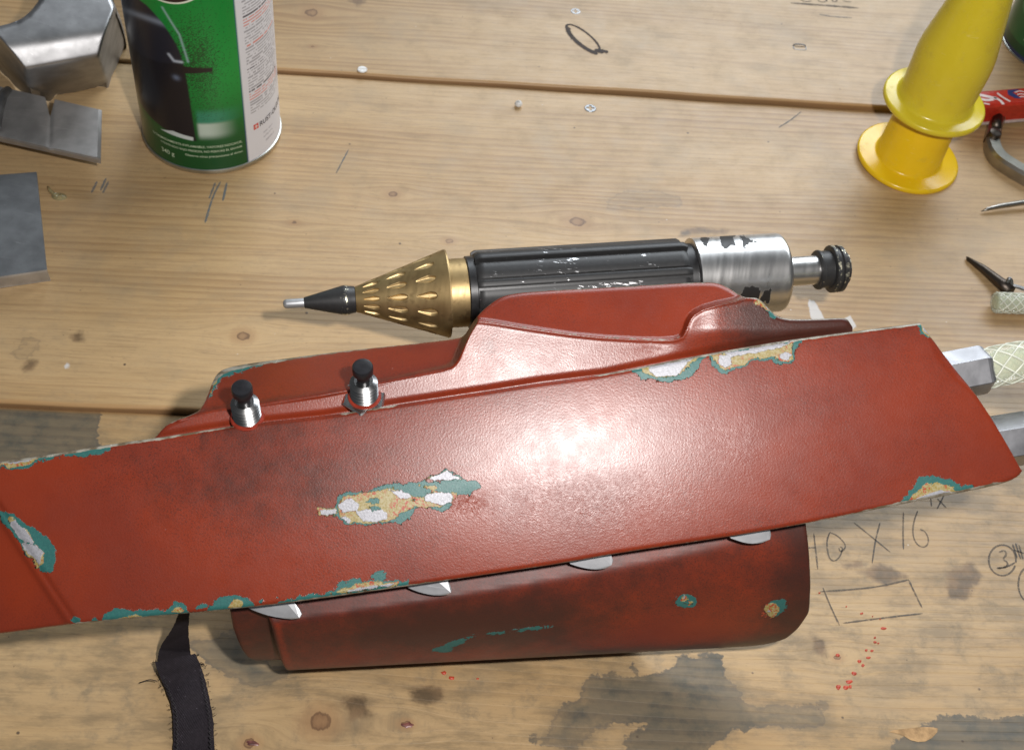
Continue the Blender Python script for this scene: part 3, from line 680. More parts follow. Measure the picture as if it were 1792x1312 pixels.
# ---- side flange: band rising from the plate, left wing, recessed panel over the barrel
nB = unit(unit(midp-np.array([-.3, 28.3, 11.0]))*.78+unit(nP+np.array([-.02, .10, .16]))*.22)
PB0 = Ppl(np.array(900.), np.array(690.), P0, nP)-.55*nP
def band(px, py): return Ppl(np.asarray(px, float), np.asarray(py, float), PB0, nB)
def plane3(a, b, c): n = unit(np.cross(b-a, c-a)); return a, n
wa = band(350, 716)-.25*nB; wb_ = band(780, 643)-.25*nB
wc = P(560, 619, wa[2]*.5+wb_[2]*.5-1.1)
WP = plane3(wa, wb_, wc)
ra = band(850, 562)-.10*nB; rb = band(1170, 592)-.10*nB
rc = P(1050, 502, .5*(ra[2]+rb[2])+.35); RP = plane3(ra, rb, rc)
OUTC = [(266, 768), (273, 765), (284, 750), (298, 739), (340, 724), (352, 715), (358, 703), (366, 684), (374, 664), (380, 654), (390, 646), (420, 638), (480, 630), (563, 619), (650, 609), (740, 600), (800, 593), (812, 588), (820, 576), (830, 560), (842, 546), (858, 532), (874, 521), (892, 515), (934, 510), (1088, 502), (1200, 495), (1240, 494), (1258, 496), (1276, 504), (1298, 519), (1310, 521), (1324, 521), (1334, 527), (1345, 540), (1358, 552), (1372, 557), (1390, 559), (1430, 558), (1476, 556), (1484, 559), (1492, 572)]
BTOP = [(330, 728), (352, 719), (465, 705), (590, 687), (740, 652), (786, 643), (797, 632), (808, 604), (818, 582), (834, 558)]
RPOLY = [(832, 560), (850, 560), (927, 573), (1025, 587), (1148, 594), (1190, 591), (1197, 578), (1203, 560), (1212, 547), (1237, 534), (1303, 521), (1340, 500), (1256, 470), (1088, 480), (934, 490), (860, 500), (820, 540)]
WPOLY = [(300, 740), (352, 720), (465, 705), (590, 687), (740, 652), (784, 643), (796, 633), (808, 604), (818, 582), (834, 556), (834, 520), (700, 560), (330, 600), (300, 700)]
def build_flange():
    s = np.linspace(0, 1, 620); tt = np.r_[np.array([0, .004, .01, .018, .028]), np.linspace(.045, 1, 120)]
    T = interp_poly(chaikin(OUTC, 2), s=s)
    xs = np.maximum.accumulate(T[:, 0]+np.linspace(0, .01, len(T)))
    tc = np.asarray(TOPC, float); lowy = np.interp(xs, tc[:, 0], tc[:, 1])+22
    B = np.stack([xs, np.maximum(lowy, T[:, 1]+6)], -1)
    px = T[:, None, 0]*(1-tt)+B[:, None, 0]*tt; py = T[:, None, 1]*(1-tt)+B[:, None, 1]*tt
    dist = lambda q: np.linalg.norm(q-CAM, axis=-1)
    db = dist(band(px, py)); dw = dist(Ppl(px, py, *WP)); dr = dist(Ppl(px, py, *RP))
    sw = sdf_poly(px, py, chaikin(WPOLY, 1, True)); sr = sdf_poly(px, py, chaikin(RPOLY, 1, True))
    # cove between band and plate edge: the band curls down into the joint
    dT = sdf_line(px, py, TOPC)
    inside = py < np.interp(px, tc[:, 0], tc[:, 1])
    db = db+.10*np.exp(-(np.where(inside, dT, 0)/7.0)**2)
    # small raised lip along the panel's front crease; the band swells up towards the rear ridge
    db = db-.07*np.exp(-(np.abs(sr)/5.0)**2)*(sr > -2)
    db = db-.45*smooth01((px-1130)/130)*smooth01((640-py)/70)
    ww = smooth01(.5-sw/13.0); wr_ = smooth01(.5-sr/9.0)
    # the band bends over towards the wing with a soft fillet
    d = db*(1-ww)+(dw+.0)*ww
    d = d*(1-wr_)+dr*wr_
    ed = sdf_line(px, py, chaikin(OUTC, 2))
    d = d+np.where(ed < 8, .11*(1-np.sqrt(np.maximum(0, 1-(1-np.minimum(ed, 8)/8)**2))), 0)
    pts = CAM+rays(px, py)*d[..., None]
    mm = MM*1.05
    def many(polys):
        q = np.full(px.shape, 60.0)
        for p in polys: q = np.minimum(q, sdf_poly(px, py, p))
        return np.clip(q, -80, 60)*mm
    teal = [[(372, 666), (384, 644), (420, 632), (520, 620), (560, 616), (470, 634), (440, 646), (410, 652), (388, 662), (372, 690), (364, 696)], [(1326, 519), (1340, 528), (1362, 552), (1352, 556), (1336, 540), (1322, 532)]]
    yel = [[(362, 690), (374, 664), (380, 650), (378, 668), (370, 690)], [(1322, 520), (1334, 524), (1352, 546), (1340, 542), (1320, 532)]]
    sil = [[(1700, 0), (1701, 0), (1701, 1)]]
    edge = np.clip((ed-np.interp(px, [260, 370, 385, 430, 560, 700, 820, 1000, 1300, 1330, 1350, 1500], [.4, .8, 7, 6, 2.2, .5, -1, .8, .8, 2.5, 2, .8]))*mm, -.1, 1)
    lip_glint = np.where((sr > -1) & (px > 850) & (px < 1190) & (py > 555), np.abs(sr-1.0)-1.0, 9)*mm  # pale line painted along the panel lip as its edge highlight
    edge = np.minimum(edge, np.where(lip_glint < .03, lip_glint+.008, 1))
    soot_shade = .10+.95*smooth01((px-1190)/150)*smooth01((py-500)/40)+.75*np.exp(-(sdf_line(px, py, BTOP)/9.0)**2)*.5+.15*(ww > .5)  # wing and crease shade painted into the colour; darker towards the rear
    soot_shade = soot_shade+.5*np.exp(-((px-852)/22)**2-((py-606)/26)**2)
    wr2 = .6*np.exp(-((px-1135)/50)**2-((py-610)/12)**2)
    at = dict(chip_teal=many(teal), chip_yellow=many(yel), chip_silver=many(sil), edge_wear_glint=edge, soot_shade=soot_shade, wrinkle=wr2)
    n, m = px.shape
    ring = np.r_[np.arange(m), np.arange(1, n)*m+m-1, (n-1)*m+np.arange(m-2, -1, -1), np.arange(n-2, 0, -1)*m]
    top = pts.reshape(-1, 3); inward = -nB*.40
    lo = top[ring]+inward; L = len(ring); k0 = n*m
    sk = np.stack([ring, k0+np.arange(L), k0+(np.arange(L)+1) % L, np.roll(ring, -1)], -1)
    a = k0+np.r_[0, np.arange(L-1, L-(n-1), -1)]; b = k0+np.r_[m-1, m-1+np.arange(1, n-1)]
    un = np.stack([a[:-1], a[1:], b[1:], b[:-1]], -1)
    for k in at: at[k] = np.r_[at[k].ravel(), (at[k].ravel()[ring] if k != 'edge_wear_glint' else np.full(L, .02))]
    return mesh('side_flange', np.vstack([top, lo]), np.vstack([gridf(n, m, flip=True), sk[:, ::-1], un]), MAT['flange'], G, True, at, sharp=60)
build_flange()

# ---- lower forearm shell: a wrapped sheet resting on the bench
ZB = PZ[0]
sA = P(520, 1168, ZB+1.5); sB = P(1295, 1128, ZB+1.5); ax_s = sB-sA; ax_s[2] = 0; ax_s = unit(ax_s)
px_s = unit(np.cross(ax_s, (0, 0, 1)))            # towards the viewer
PROF = chaikin([(-6.5, 9.2), (-3.0, 8.6), (-1.0, 7.4), (-.15, 6.0), (.28, 4.6), (.40, 3.4), (.34, 2.2), (.0, 1.25), (-.8, .45), (-2.2, .06), (-4.5, .0), (-7.5, .5), (-9.2, 2.5), (-9.6, 5.0), (-8.8, 7.2)], 3)
def build_shell():
    q = interp_poly(PROF, 170); nrm = np.gradient(q, axis=0); nrm = np.stack([nrm[:, 1], -nrm[:, 0]], -1); nrm /= np.linalg.norm(nrm, axis=1, keepdims=True)
    arc = np.r_[0, np.cumsum(np.linalg.norm(np.diff(q, axis=0), axis=1))]
    # ends: pixel columns turned into positions along the axis, from the height each point has
    zz = q[:, 1]
    def along(px, py, z): return (P(px, py, ZB+z)-sA) @ ax_s
    # left end sweeps from (401,1069) to (447,1152); right end is straight, then rounds under
    h = np.linspace(0, 1, 8)
    tb = np.argmin(np.abs(arc-arc[np.argmax((q[:, 0] > .3) & (zz < 3.4))]))
    lz = np.array([7.5, 5.4, 4.2, 3.0, 2.2, 1.6, 1.2, .6, 0]); lx = np.array([along(396, 1040, 7.0), along(401, 1069, 5.2), along(408, 1092, 4.3), along(421, 1120, 3.2), along(432, 1138, 2.4), along(444, 1150, 1.8), along(470, 1156, 1.3), along(500, 1162, .7), along(540, 1170, .2)])
    rz = np.array([9, 7.4, 5.6, 4.2, 3.2, 2.4, 1.8, 1.4, .6, 0]); rx = np.array([along(1402, 900, 7.6), along(1403, 918, 7.0), along(1406, 985, 5.4), along(1402, 1045, 3.8), along(1390, 1084, 3.0), along(1370, 1106, 2.2), along(1335, 1120, 1.75), along(1290, 1130, 1.4), along(1150, 1140, .6), along(1100, 1150, .2)])
    front = np.arange(len(q)) <= np.argmin(zz)
    s0 = np.where(front, np.interp(zz, lz[::-1], lx[::-1]), lx[-1]); s1 = np.where(front, np.interp(zz, rz[::-1], rx[::-1]), rx[-1])
    ss = np.r_[np.array([0, .002, .005, .009, .014]), np.linspace(.02, .98, 300), 1-np.array([.014, .009, .005, .002, 0])]
    a = s0[:, None]+(s1-s0)[:, None]*ss
    # recessed left section with a stepped wall
    xa = along(488, 1120, 3.0)+.10*(4.0-np.clip(zz, 0, 6))[:, None]
    step = smooth01((xa-a)/.22)*.38
    e = np.minimum(a-s0[:, None], s1[:, None]-a); r = .10
    rd = np.where(e < r, r-np.sqrt(np.maximum(0, r*r-(r-np.clip(e, 0, r))**2)), 0)
    pf = q[:, None, :]+nrm[:, None, :]*(step+rd)[..., None]
    pts = sA*np.array([1, 1, 0])+np.array([0, 0, ZB])+a[..., None]*ax_s+pf[..., 0:1]*px_s+pf[..., 1:2]*np.array([0, 0, 1])
    ex = ((pts-P0) @ nP)+1.45; pts = pts-np.maximum(0, ex)[..., None]*nP      # stays clear below the plate
    n, m = a.shape
    # black smudges and broad darker and lighter zones along the shell, and chips
    Z = np.broadcast_to(zz[:, None], a.shape); xr = (a-s0.min())/(s1.max()-s0.min())
    soot_shade = .64+.50*np.exp(-((xr-.40)/.25)**2-((Z-4.2)/1.5)**2)+.25*smooth01((.14-xr)/.1)+.35*np.exp(-((Z-2.0)/.55)**2)*smooth01((xr-.45)/.2)
    soot_shade += .40*smooth01((xr-.88)/.10)
    soot_shade -= .70*np.exp(-((xr-.76)/.12)**2-((Z-3.4)/1.2)**2)+.22*np.exp(-((xr-.30)/.3)**2-((Z-2.4)/.8)**2)+.5*np.exp(-((a-xa-.14)/.12)**2)*(Z > 1.5)*(Z < 5)
    def ell(lst):
        d = np.full(a.shape, 2.0)
        for (x, y, z, ra, rz_, sh) in lst:
            c = along(x, y, z); u = a-c; w_ = (Z-z)/.9+sh*u
            d = np.minimum(d, (np.sqrt((u/ra)**2+(w_/rz_)**2)-1)*min(ra, rz_))
        return d
    teal = ell([(1352, 1008, 4.7, .22, .30, 0), (1345, 1016, 4.5, .38, .45, 0), (1194, 1012, 5.1, .40, .32, .3), (790, 1118, 3.3, .62, .26, -.8), (774, 1126, 3.0, .36, .24, 0), (900, 1096, 4.0, .9, .10, -.12)])
    yel = ell([(1336, 1020, 4.4, .33, .40, 0), (1190, 1008, 5.2, .10, .18, .4), (1200, 1013, 5.0, .12, .10, 0)])
    sil = ell([(1189, 1005, 5.3, .06, .10, 0), (1334, 1022, 4.4, .08, .10, 0)])
    ew = np.clip(e-.015-.05*np.exp(-((xr-1)/.03)**2)*(Z > 3), -.1, 1)
    at = dict(chip_teal=teal, chip_yellow=yel, chip_silver=sil, edge_wear_glint=ew+.02, soot_shade=soot_shade, wrinkle=soot_shade*0)
    top = pts.reshape(-1, 3)
    # inner surface for thickness
    pin = pts+.28*(nrm[:, None, 0:1]*px_s+nrm[:, None, 1:2]*np.array([0, 0, 1]))
    V = np.vstack([top, pin.reshape(-1, 3)]); k0 = n*m
    ring = np.r_[np.arange(m), np.arange(1, n)*m+m-1, (n-1)*m+np.arange(m-2, -1, -1), np.arange(n-2, 0, -1)*m]
    sk = np.stack([ring, k0+ring, k0+np.roll(ring, -1), np.roll(ring, -1)], -1)
    for k in at: at[k] = np.r_[at[k].ravel(), at[k].ravel()]
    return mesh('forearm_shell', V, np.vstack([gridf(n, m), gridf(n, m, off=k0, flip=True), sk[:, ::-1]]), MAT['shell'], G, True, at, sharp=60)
build_shell()
# dark felt lining peeping out at the shell's right end
MAT['felt'] = mat_plain('black_felt', (.012, .012, .014), .9, .3, .1, .8, 8)
lin = [sA*np.array([1, 1, 0])+np.array([0, 0, ZB+z])+((P(x, y, ZB+z)-sA) @ ax_s)*ax_s+(d-.45)*px_s for x, y, z, d in [(1380, 940, 6.6, -.3), (1407, 940, 6.6, -.3), (1409, 985, 5.4, .05), (1409, 1036, 4.0, .2), (1400, 1040, 3.9, .2), (1380, 1000, 5.0, .1)]]
mesh('lining', *prism(lin, -px_s*.15), MAT['felt'], G, False)

# ---- aluminium fins that stick out below the plate
FIN = [[(415, 1020), (431, 1062), (452, 1071), (475, 1078), (506, 1083), (522, 1082), (527, 1079), (528, 1072), (512, 1050), (495, 1010)],
       [(690, 990), (710, 1026), (728, 1034), (746, 1039), (763, 1041.5), (782, 1040.5), (789, 1037), (791, 1032), (783, 1012), (770, 975)],
       [(975, 950), (994, 985), (1012, 991), (1030, 995), (1047, 996), (1064, 993), (1072, 985), (1073, 978), (1062, 958), (1050, 935)],
       [(1258, 905), (1275, 940), (1292, 946), (1306, 950), (1320, 951), (1338, 948.5), (1348, 941), (1350, 934), (1342, 915), (1330, 890)]]
RID = [((488, 1035), (524, 1080)), ((748, 1000), (789, 1036)), ((1040, 960), (1070, 988)), ((1315, 918), (1347, 943))]
for q, (fp, rd) in enumerate(zip(FIN, RID)):
    fp = chaikin(fp, 1, True); n = len(fp)
    pp = P0-.62*nP; nn = unit(nP+np.array([0, -.04, -.05]))
    top = Ppl(fp[:, 0], fp[:, 1], pp, nn)
    # ridge: split face along the ridge line and raise it
    (x0, y0), (x1, y1) = rd
    side = (fp[:, 0]-x0)*(y1-y0)-(fp[:, 1]-y0)*(x1-x0)
    R2 = Ppl(np.array([x0, x1]), np.array([y0, y1]), pp, nn)+np.array([.16, .05])[:, None]*nn
    order = np.arange(n)
    v = np.vstack([top, R2, top-nn*.14]); f = []
    a = [i for i in order if side[i] >= 0]; b = [i for i in order if side[i] < 0]
    for i in range(n):
        j = (i+1) % n
        if (side[i] >= 0) == (side[j] >= 0):
            # fan to the nearer ridge end
            di = [np.hypot(fp[i][0]-x, fp[i][1]-y)+np.hypot(fp[j][0]-x, fp[j][1]-y) for x, y in rd]
            f.append((i, j, n+int(di[1] < di[0])))
        else:
            k = n+int(np.hypot(fp[i][0]-x1, fp[i][1]-y1) < np.hypot(fp[i][0]-x0, fp[i][1]-y0)); f.append((i, j, k))
    for i in range(n):                     # close the fan where the ridge end changes
        ki = [t[2] for t in f if t[0] == i][0]; kp = [t[2] for t in f if t[1] == i][0]
        if ki != kp: f.append((i, ki, kp))
    f += [(i, n+2+i, n+2+(i+1) % n, (i+1) % n) for i in range(n)]+[tuple(n+2+np.arange(n)[::-1])]
    me = mesh('fin', v, f, MAT['finmetal'], G, False)

# ---- push buttons on threaded bushings
def button(px, py, nut_label=None):
    c = band(px, py); axd = unit(np.array([-.03, -.05, 1.0]))
    th = [(0.06+i*.080, .45 if i % 2 else .34) for i in range(10)]
    hub = mesh('push_button', *lathe(c, axd, [(-.25, .44)]+[(.05, .44)]+th+[(.86, .33), (.88, .30)], 32), MAT['thread'], G, True, sharp=15)
    mesh('button_cap', *lathe(c, axd, [(.85, .21), (1.30, .21), (1.305, .29), (1.33, .325), (1.60, .33), (1.64, .305), (1.65, .2), (1.65, 0)], 32), MAT['black'], hub, True, sharp=40)
    mesh('washer', *lathe(c-.04*axd, axd, [(0, .52), (.10, .55), (.14, .52), (.15, .4)], 32), MAT['washer_red'], hub, True, sharp=30)
    if nut_label:
        a = np.linspace(0, 2*math.pi, 6, endpoint=False)
        mesh('hex_nut', *lathe(c+.02*axd, axd, [(-.06, .74), (.0, .76), (.05, .70), (.06, .4)], 6), MAT['bright'], hub, False)
    return hub
button(433, 731); button(638, 695, True)

# ---- the barrel clipped along the far side
aL = P(497, 532, 5.0); aR = P(1466, 470, 5.3); bx_ = unit(aR-aL)
x_b, y_b, _ = frame(bx_)
def along_b(px, py):                     # distance along the barrel for a photo pixel
    d = rays(px, py); n = np.cross(bx_, np.cross(d, bx_)); 
    # closest point of the axis to the ray
    w0 = aL-CAM; b = bx_ @ d; dd = bx_ @ w0; e = d @ w0
    return (b*e-dd)/(1-b*b)
cx = lambda x: along_b(np.array(float(x)), np.array(532-.064*(x-497)))
PXB = lambda x: (np.linalg.norm(aL+bx_*cx(x)-CAM))/FPX    # cm per pixel there
body0, body1 = cx(829), cx(1196)
RB = 74*PXB(1000)
core = mesh('barrel', *lathe(aL, bx_, [(cx(815), RB*.80), (cx(817), RB*.84), (cx(829), RB*.84), (cx(830), RB*.86), (body1-.02, RB*.86), (body1, RB*.82), (cx(1214), RB*.84), (cx(1218), RB*.80)], 64), MAT['blackpaint'], G, True, sharp=35)
# lands and narrow raised ribs, each a bar of its own
def rib_bar(a0, a1, r0, r1, name, bare, ends):
    N = 6; L = 60; us = np.linspace(0, 1, L); rows = []
    angs = np.linspace(a0, a1, N)
    sec = [(r0, a0)]+[(r1-(.03 if k in (0, N-1) else 0), a) for k, a in enumerate(angs)]+[(r0, a1)]
    V = []
    for u in us:
        e = min(u, 1-u); dr = .08*max(0, 1-e/.012)
        s = ends[0]+(ends[1]-ends[0])*u
        for r, a in sec:
            rr = r-dr if r > r0 else r
            V.append(aL+bx_*s+rr*(math.cos(a)*x_b+math.sin(a)*y_b))
    m = len(sec); V = np.array(V); f = gridf(L, m).tolist()+[tuple(range(m)), tuple(range((L-1)*m+m-1, (L-1)*m-1, -1))]
    at = np.zeros((L, m))
    if bare is not None:
        prof = np.zeros(L)
        for c, wd, h in bare: prof += h*np.exp(-((us-c)/wd)**2)
        at[:] = prof[:, None]
        at[:, 1:3] += .03; at[:, -3:-1] += .03
    return mesh(name, V, f, MAT['worn_black'], core, True, dict(bare=at), sharp=30)
NR = 8
for k in range(NR):
    a = 2*math.pi*k/NR+.18
    w_l = 2*math.pi/NR*.30; w_r = 2*math.pi/NR*.115
    bare = [(.5, 1.2, .165), (rng.uniform(.35, .6), .18, .15), (rng.uniform(0, .10), .05, .16), (rng.uniform(.6, .95), .08, .12)]
    rib_bar(a-w_l, a+w_l, RB*.80, RB*.925, 'land', bare, (body0+.05, body1-.1))
    b = a+math.pi/NR
    rib_bar(b-w_r, b+w_r, RB*.80, RB*(1.0 if k % 2 else .975), 'rib', [(.5, .4, .16)], (body0, body1-.04))
# brass cone with three rings of tear-shaped dents
def build_cone():
    s0, s1 = cx(622), cx(780); r0, r1 = 22*PXB(622), 77*PXB(780)
    N, T = 200, 480; ss = np.linspace(0, 1, N); th = np.linspace(0, 2*math.pi, T, endpoint=False)
    sg, tg = np.meshgrid(ss, th, indexing='ij'); R_ = r0+(r1-r0)*sg; H_ = s1-s0; sl = math.hypot(H_, r1-r0)
    dent = np.zeros_like(sg)
    nd = 14
    for (c0, c1, wd) in [(.08, .255, .16), (.34, .55, .22), (.65, .86, .25)]:
        L_ = (c1-c0)
        for j in range(nd):
            tc_ = 2*math.pi*j/nd+.10; dth = (tg-tc_+math.pi) % (2*math.pi)-math.pi
            u = (sg-c0)/L_; y = dth*R_
            hw = wd*.92*np.clip(u, 0, 1)**.65*np.sqrt(np.clip((1-u)/.36, 0, 1))
            inn = (u > 0) & (u < 1) & (np.abs(y) < hw)
            dp = np.where(inn, smooth01((1-np.abs(y)/np.maximum(hw, 1e-4))*1.6)*(.25+.75*u), 0)
            dent = np.maximum(dent, dp)
    # displacement along the surface normal
    nr_ = np.array([-(r1-r0), H_])/sl
    dep = .12*dent
    rr = R_-dep*nr_[1]; xx = s0+H_*sg-dep*nr_[0]
    pts = aL+xx[..., None]*bx_+(rr*np.cos(tg))[..., None]*x_b+(rr*np.sin(tg))[..., None]*y_b
    V = pts.reshape(-1, 3); f = gridf(N, T, True)
    cone = mesh('brass_cone', V, f, MAT['brass'], core, True, dict(dent=np.clip(dent*1.6, 0, 1)), sharp=60)
    v, f = lathe(aL, bx_, [(s1, r1), (s1+.06, r1-.01), (s1+.05, RB*.6), (s0+.1, r0*.5)], 96)
    mesh('cone_back', v, f[:-2], MAT['brass'], core, True, dict(dent=np.zeros(len(v))), sharp=30)
build_cone()
rc_ = 60*PXB(800)
v, f = lathe(aL, bx_, [(cx(770), rc_), (cx(800), rc_), (cx(817), rc_), (cx(818), rc_-.05)], 64)
mesh('brass_collar', v, f, MAT['brass'], core, True, dict(dent=np.zeros(len(v))), sharp=30)
k = PXB(570)
v, f = lathe(aL, bx_, [(cx(531), 7*k), (cx(533), 9.5*k), (cx(600), 25.5*k), (cx(606), 26*k), (cx(611), 24.5*k), (cx(621), 23*k), (cx(623), 18*k)], 48)
bare = np.zeros((7, 48)); bare[2:5] = .42; bare[3] = .6
mesh('tip_cone', v, f, MAT['edge_black'], core, True, dict(bare=bare*.75), sharp=30)
mesh('nozzle_pin', *lathe(aL, bx_, [(cx(495), 0), (cx(495.6), 4*k), (cx(498), 7*k), (cx(502), 8*k), (cx(534), 8.2*k)], 24), MAT['finmetal'], core, True, sharp=40)
# silver cylinder
def build_cyl():
    r = 68*PXB(1290); a0, a1 = cx(1207), cx(1366)
    prof = np.array([(0, r*.80), (.01, r*.96), (.06, r)]+[(x, r) for x in np.linspace(.1, a1-a0-.2, 60)]+[(a1-a0-.15, r*.995), (a1-a0-.07, r*.975), (a1-a0-.015, r*.93), (a1-a0, r*.86), (a1-a0, .3)])
    T = 160; th = np.linspace(0, 2*math.pi, T, endpoint=False)
    c = np.cos(th)[None, :, None]*x_b+np.sin(th)[None, :, None]*y_b
    v = aL+(a0+prof[:, 0])[:, None, None]*bx_+prof[:, 1][:, None, None]*c
    # black paint left in patches, given where they sit round the tube
    pv = v-CAM; w_ = pv @ fwd; sx = 896+FPX*(pv @ rt)/w_; sy = 656-FPX*(pv @ up)/w_
    facing = ((-pv)*c).sum(-1) > 0
    pol = [[(1222, 414), (1234, 430), (1238, 434), (1242, 420), (1250, 414)], [(1258, 408), (1264, 426), (1266, 434), (1276, 434), (1278, 428), (1288, 432), (1286, 414), (1284, 408)], [(1292, 408), (1298, 424), (1304, 434), (1312, 424), (1326, 424), (1310, 416)],
           [(1290, 530), (1302, 504), (1318, 502), (1328, 502), (1328, 540)], [(1330, 530), (1334, 508), (1348, 506), (1346, 530)], [(1214, 460), (1222, 459), (1224, 471), (1220, 468)]]
    d = np.full(sx.shape, 2.0)
    for p in pol: d = np.minimum(d, sdf_poly(sx, sy, p)*PXB(1290))
    d = np.where(facing, d, 1.0); d = np.where(prof[:, 0][:, None] < .005, -.3, d)
    n = len(prof)
    return mesh('silver_cylinder', v.reshape(-1, 3), gridf(n, T, True), MAT['silver'], core, True, dict(blk=np.clip(d*1.3, -1, 1)), sharp=40)
build_cyl()
v, f = lathe(aL, bx_, [(cx(1355), 25*PXB(1400)), (cx(1440), 25*PXB(1400))], 48)
mesh('piston_rod', v, f, MAT['silver'], core, True, dict(blk=np.full(len(v), .8)), sharp=40)
k = PXB(1460)
prof = [(cx(1427), 26*k), (cx(1428), 32*k), (cx(1430), 33.5*k), (cx(1433), 33.5*k), (cx(1434), 31.5*k), (cx(1450), 31.5*k), (cx(1450.5), 38*k), (cx(1452), 40*k), (cx(1457), 40.3*k), (cx(1459), 37*k), (cx(1462), 37*k), (cx(1464), 40*k), (cx(1470), 39.5*k), (cx(1472), 37*k), (cx(1472.5), 28*k), (cx(1479), 28*k), (cx(1480.5), 25*k), (cx(1480.6), 0)]
v, f = lathe(aL, bx_, prof, 64)
bare = np.zeros((len(prof), 64)); 
for i in (2, 7, 8, 11, 12, 15): bare[i] = .37
mesh('end_knob', v, f, MAT['edge_black'], core, True, dict(bare=bare), sharp=35)
# bracket that carries the barrel on the flange (out of sight below it)
bq = aL+bx_*cx(1010); tq = P(1010, 530, RP[0][2]-1.3)
mesh('barrel_bracket', *prism([bq+bx_*s+np.array([0, y, z]) for s, y, z in ((-3, -1.2, .6), (3, -1.2, .6), (3, -3.6, 1.6), (-3, -3.6, 1.6))], (0, 0, -.5)), MAT['blackpaint'], G, False)

# ---- hex fittings and braided hoses at the rear end
def hose_pair(p, q, r_hex, r_hose, far, lbl=None):
    """p: hidden start of fitting, q: visible end of fitting, far: end of hose"""
    axd = unit(q-p); L = np.linalg.norm(q-p)
    v, f = lathe(p, axd, [(0, r_hex), (L-.22, r_hex), (L-.14, r_hex*.985), (L-.02, r_hex*.90), (L, r_hex*.84), (L, r_hex*.6)], 6, ref=unit(nP+.12*np.cross(axd, nP)))
    fit = mesh('hose_fitting', v, f, MAT['hex'], G, False); bevel(fit, .035, 2, 20)
    path = interp_poly(chaikin([q-axd*.6, q, q+(far-q)*.35+np.array([0, 0, .1]), far, far+(far-q)*.8+np.array([0, -.3, -1.2])], 3), 90)
    mesh('hose', *tube(path, r_hose, 32), MAT['clear'], fit)
    mesh('hose_bore', *tube(path, r_hose*.70, 20), MAT['pvc_core'], fit)
    # braid: two families of helical threads just under the skin
    tg = np.gradient(path, axis=0); tg /= np.linalg.norm(tg, axis=1, keepdims=True)
    arc = np.r_[0, np.cumsum(np.linalg.norm(np.diff(path, axis=0), axis=1))]
    X, Y, _ = frame(tg[0]); fr = []
    x = X
    for t_ in tg:
        x = unit(x-(x @ t_)*t_); fr.append((x, np.cross(t_, x)))
    fx = np.array([a for a, b in fr]); fy = np.array([b for a, b in fr])
    th_parts = []
    M_ = 220; sarr = np.linspace(0, arc[-1], M_)
    I = lambda A: np.stack([np.interp(sarr, arc, A[:, k]) for k in range(3)], -1)
    pc, xc, yc = I(path), I(fx), I(fy)
    for sg in (1, -1):
        for j in range(7):
            a = sg*sarr*(2*math.pi/(r_hose*6.5))+2*math.pi*j/7
            pts = pc+r_hose*1.0*(np.cos(a)[:, None]*xc+np.sin(a)[:, None]*yc)
            th_parts.append(tube(pts, .030, 5))
    mesh('braid', *merge(th_parts), MAT['braid'], fit)
    a = np.full(M_, math.pi*1.55); pts = pc+r_hose*.99*(np.cos(a)[:, None]*xc+np.sin(a)[:, None]*yc)
    if lbl: mesh('tracer_thread', *tube(pts, .04, 5), MAT['redthread'], fit)
    return fit
PH = P0-1.4*nP
hp = lambda x, y: Ppl(np.array(float(x)), np.array(float(y)), PH, nP)
hose_pair(hp(1610, 668), hp(1727, 645), 46*MM, 37*MM, hp(1830, 627), True)
hose_pair(hp(1690, 782), hp(1806, 764), 50*MM, 40*MM, hp(1900, 745))

# ---- strap
def strap(left, right, z, name, mat, parent, thick=.10, n=70, wave=0.0, under=False):
    s = np.linspace(0, 1, n); Lc = interp_poly(chaikin(left, 3), s=s); Rc = interp_poly(chaikin(right, 3), s=s)
    zz = np.interp(s, *zip(*z))+wave*np.sin(s*31)+wave*.7*np.sin(s*17+1)
    m = 18; t = np.linspace(0, 1, m)
    px = Lc[:, None, 0]*(1-t)+Rc[:, None, 0]*t; py = Lc[:, None, 1]*(1-t)+Rc[:, None, 1]*t
    px = px+rng.normal(0, .35, px.shape)*((t == 0)|(t == 1))
    zg = zz[:, None]+.03*np.sin(t*math.pi)[None, :]+.02*np.sin(s[:, None]*23+t[None, :]*5)
    pts = P(px, py, zg)
    lo = pts.copy(); lo[..., 2] -= thick
    k0 = n*m; ring = np.r_[np.arange(m), np.arange(1, n)*m+m-1, (n-1)*m+np.arange(m-2, -1, -1), np.arange(n-2, 0, -1)*m]
    sk = np.stack([ring, k0+ring, k0+np.roll(ring, -1), np.roll(ring, -1)], -1)
    return mesh(name, np.vstack([pts.reshape(-1, 3), lo.reshape(-1, 3)]), np.vstack([gridf(n, m, flip=True), gridf(n, m, off=k0), sk]), mat, parent, True, sharp=60)
strap([(318, 1040), (313, 1075), (298, 1106), (284, 1124), (277, 1140), (276, 1155)], [(336, 1040), (330, 1075), (329, 1108), (331, 1125), (333, 1143), (338, 1158)], [(0, 4.5), (.3, 3.0), (.65, 1.3), (.85, .35), (1, .0)], 'strap_tail', MAT['strap'], G)
strap([(271, 1158), (277, 1176), (285, 1194), (301, 1233), (304, 1264), (303, 1312), (300, 1420)], [(342, 1143), (352, 1166), (357, 1180), (367, 1223), (373, 1252), (375, 1312), (380, 1420)], [(0, .42), (.1, .12), (.4, .0), (1, -.02)], 'strap', MAT['strap'], G, .12, 80, .035)
Ls = interp_poly(chaikin([(277, 1170), (287, 1194), (303, 1233), (307, 1264), (306, 1312), (303, 1400)], 2), 60); Rs = interp_poly(chaikin([(351, 1160), (356, 1180), (364, 1223), (370, 1252), (372, 1312), (377, 1400)], 2), 60)
stz = []
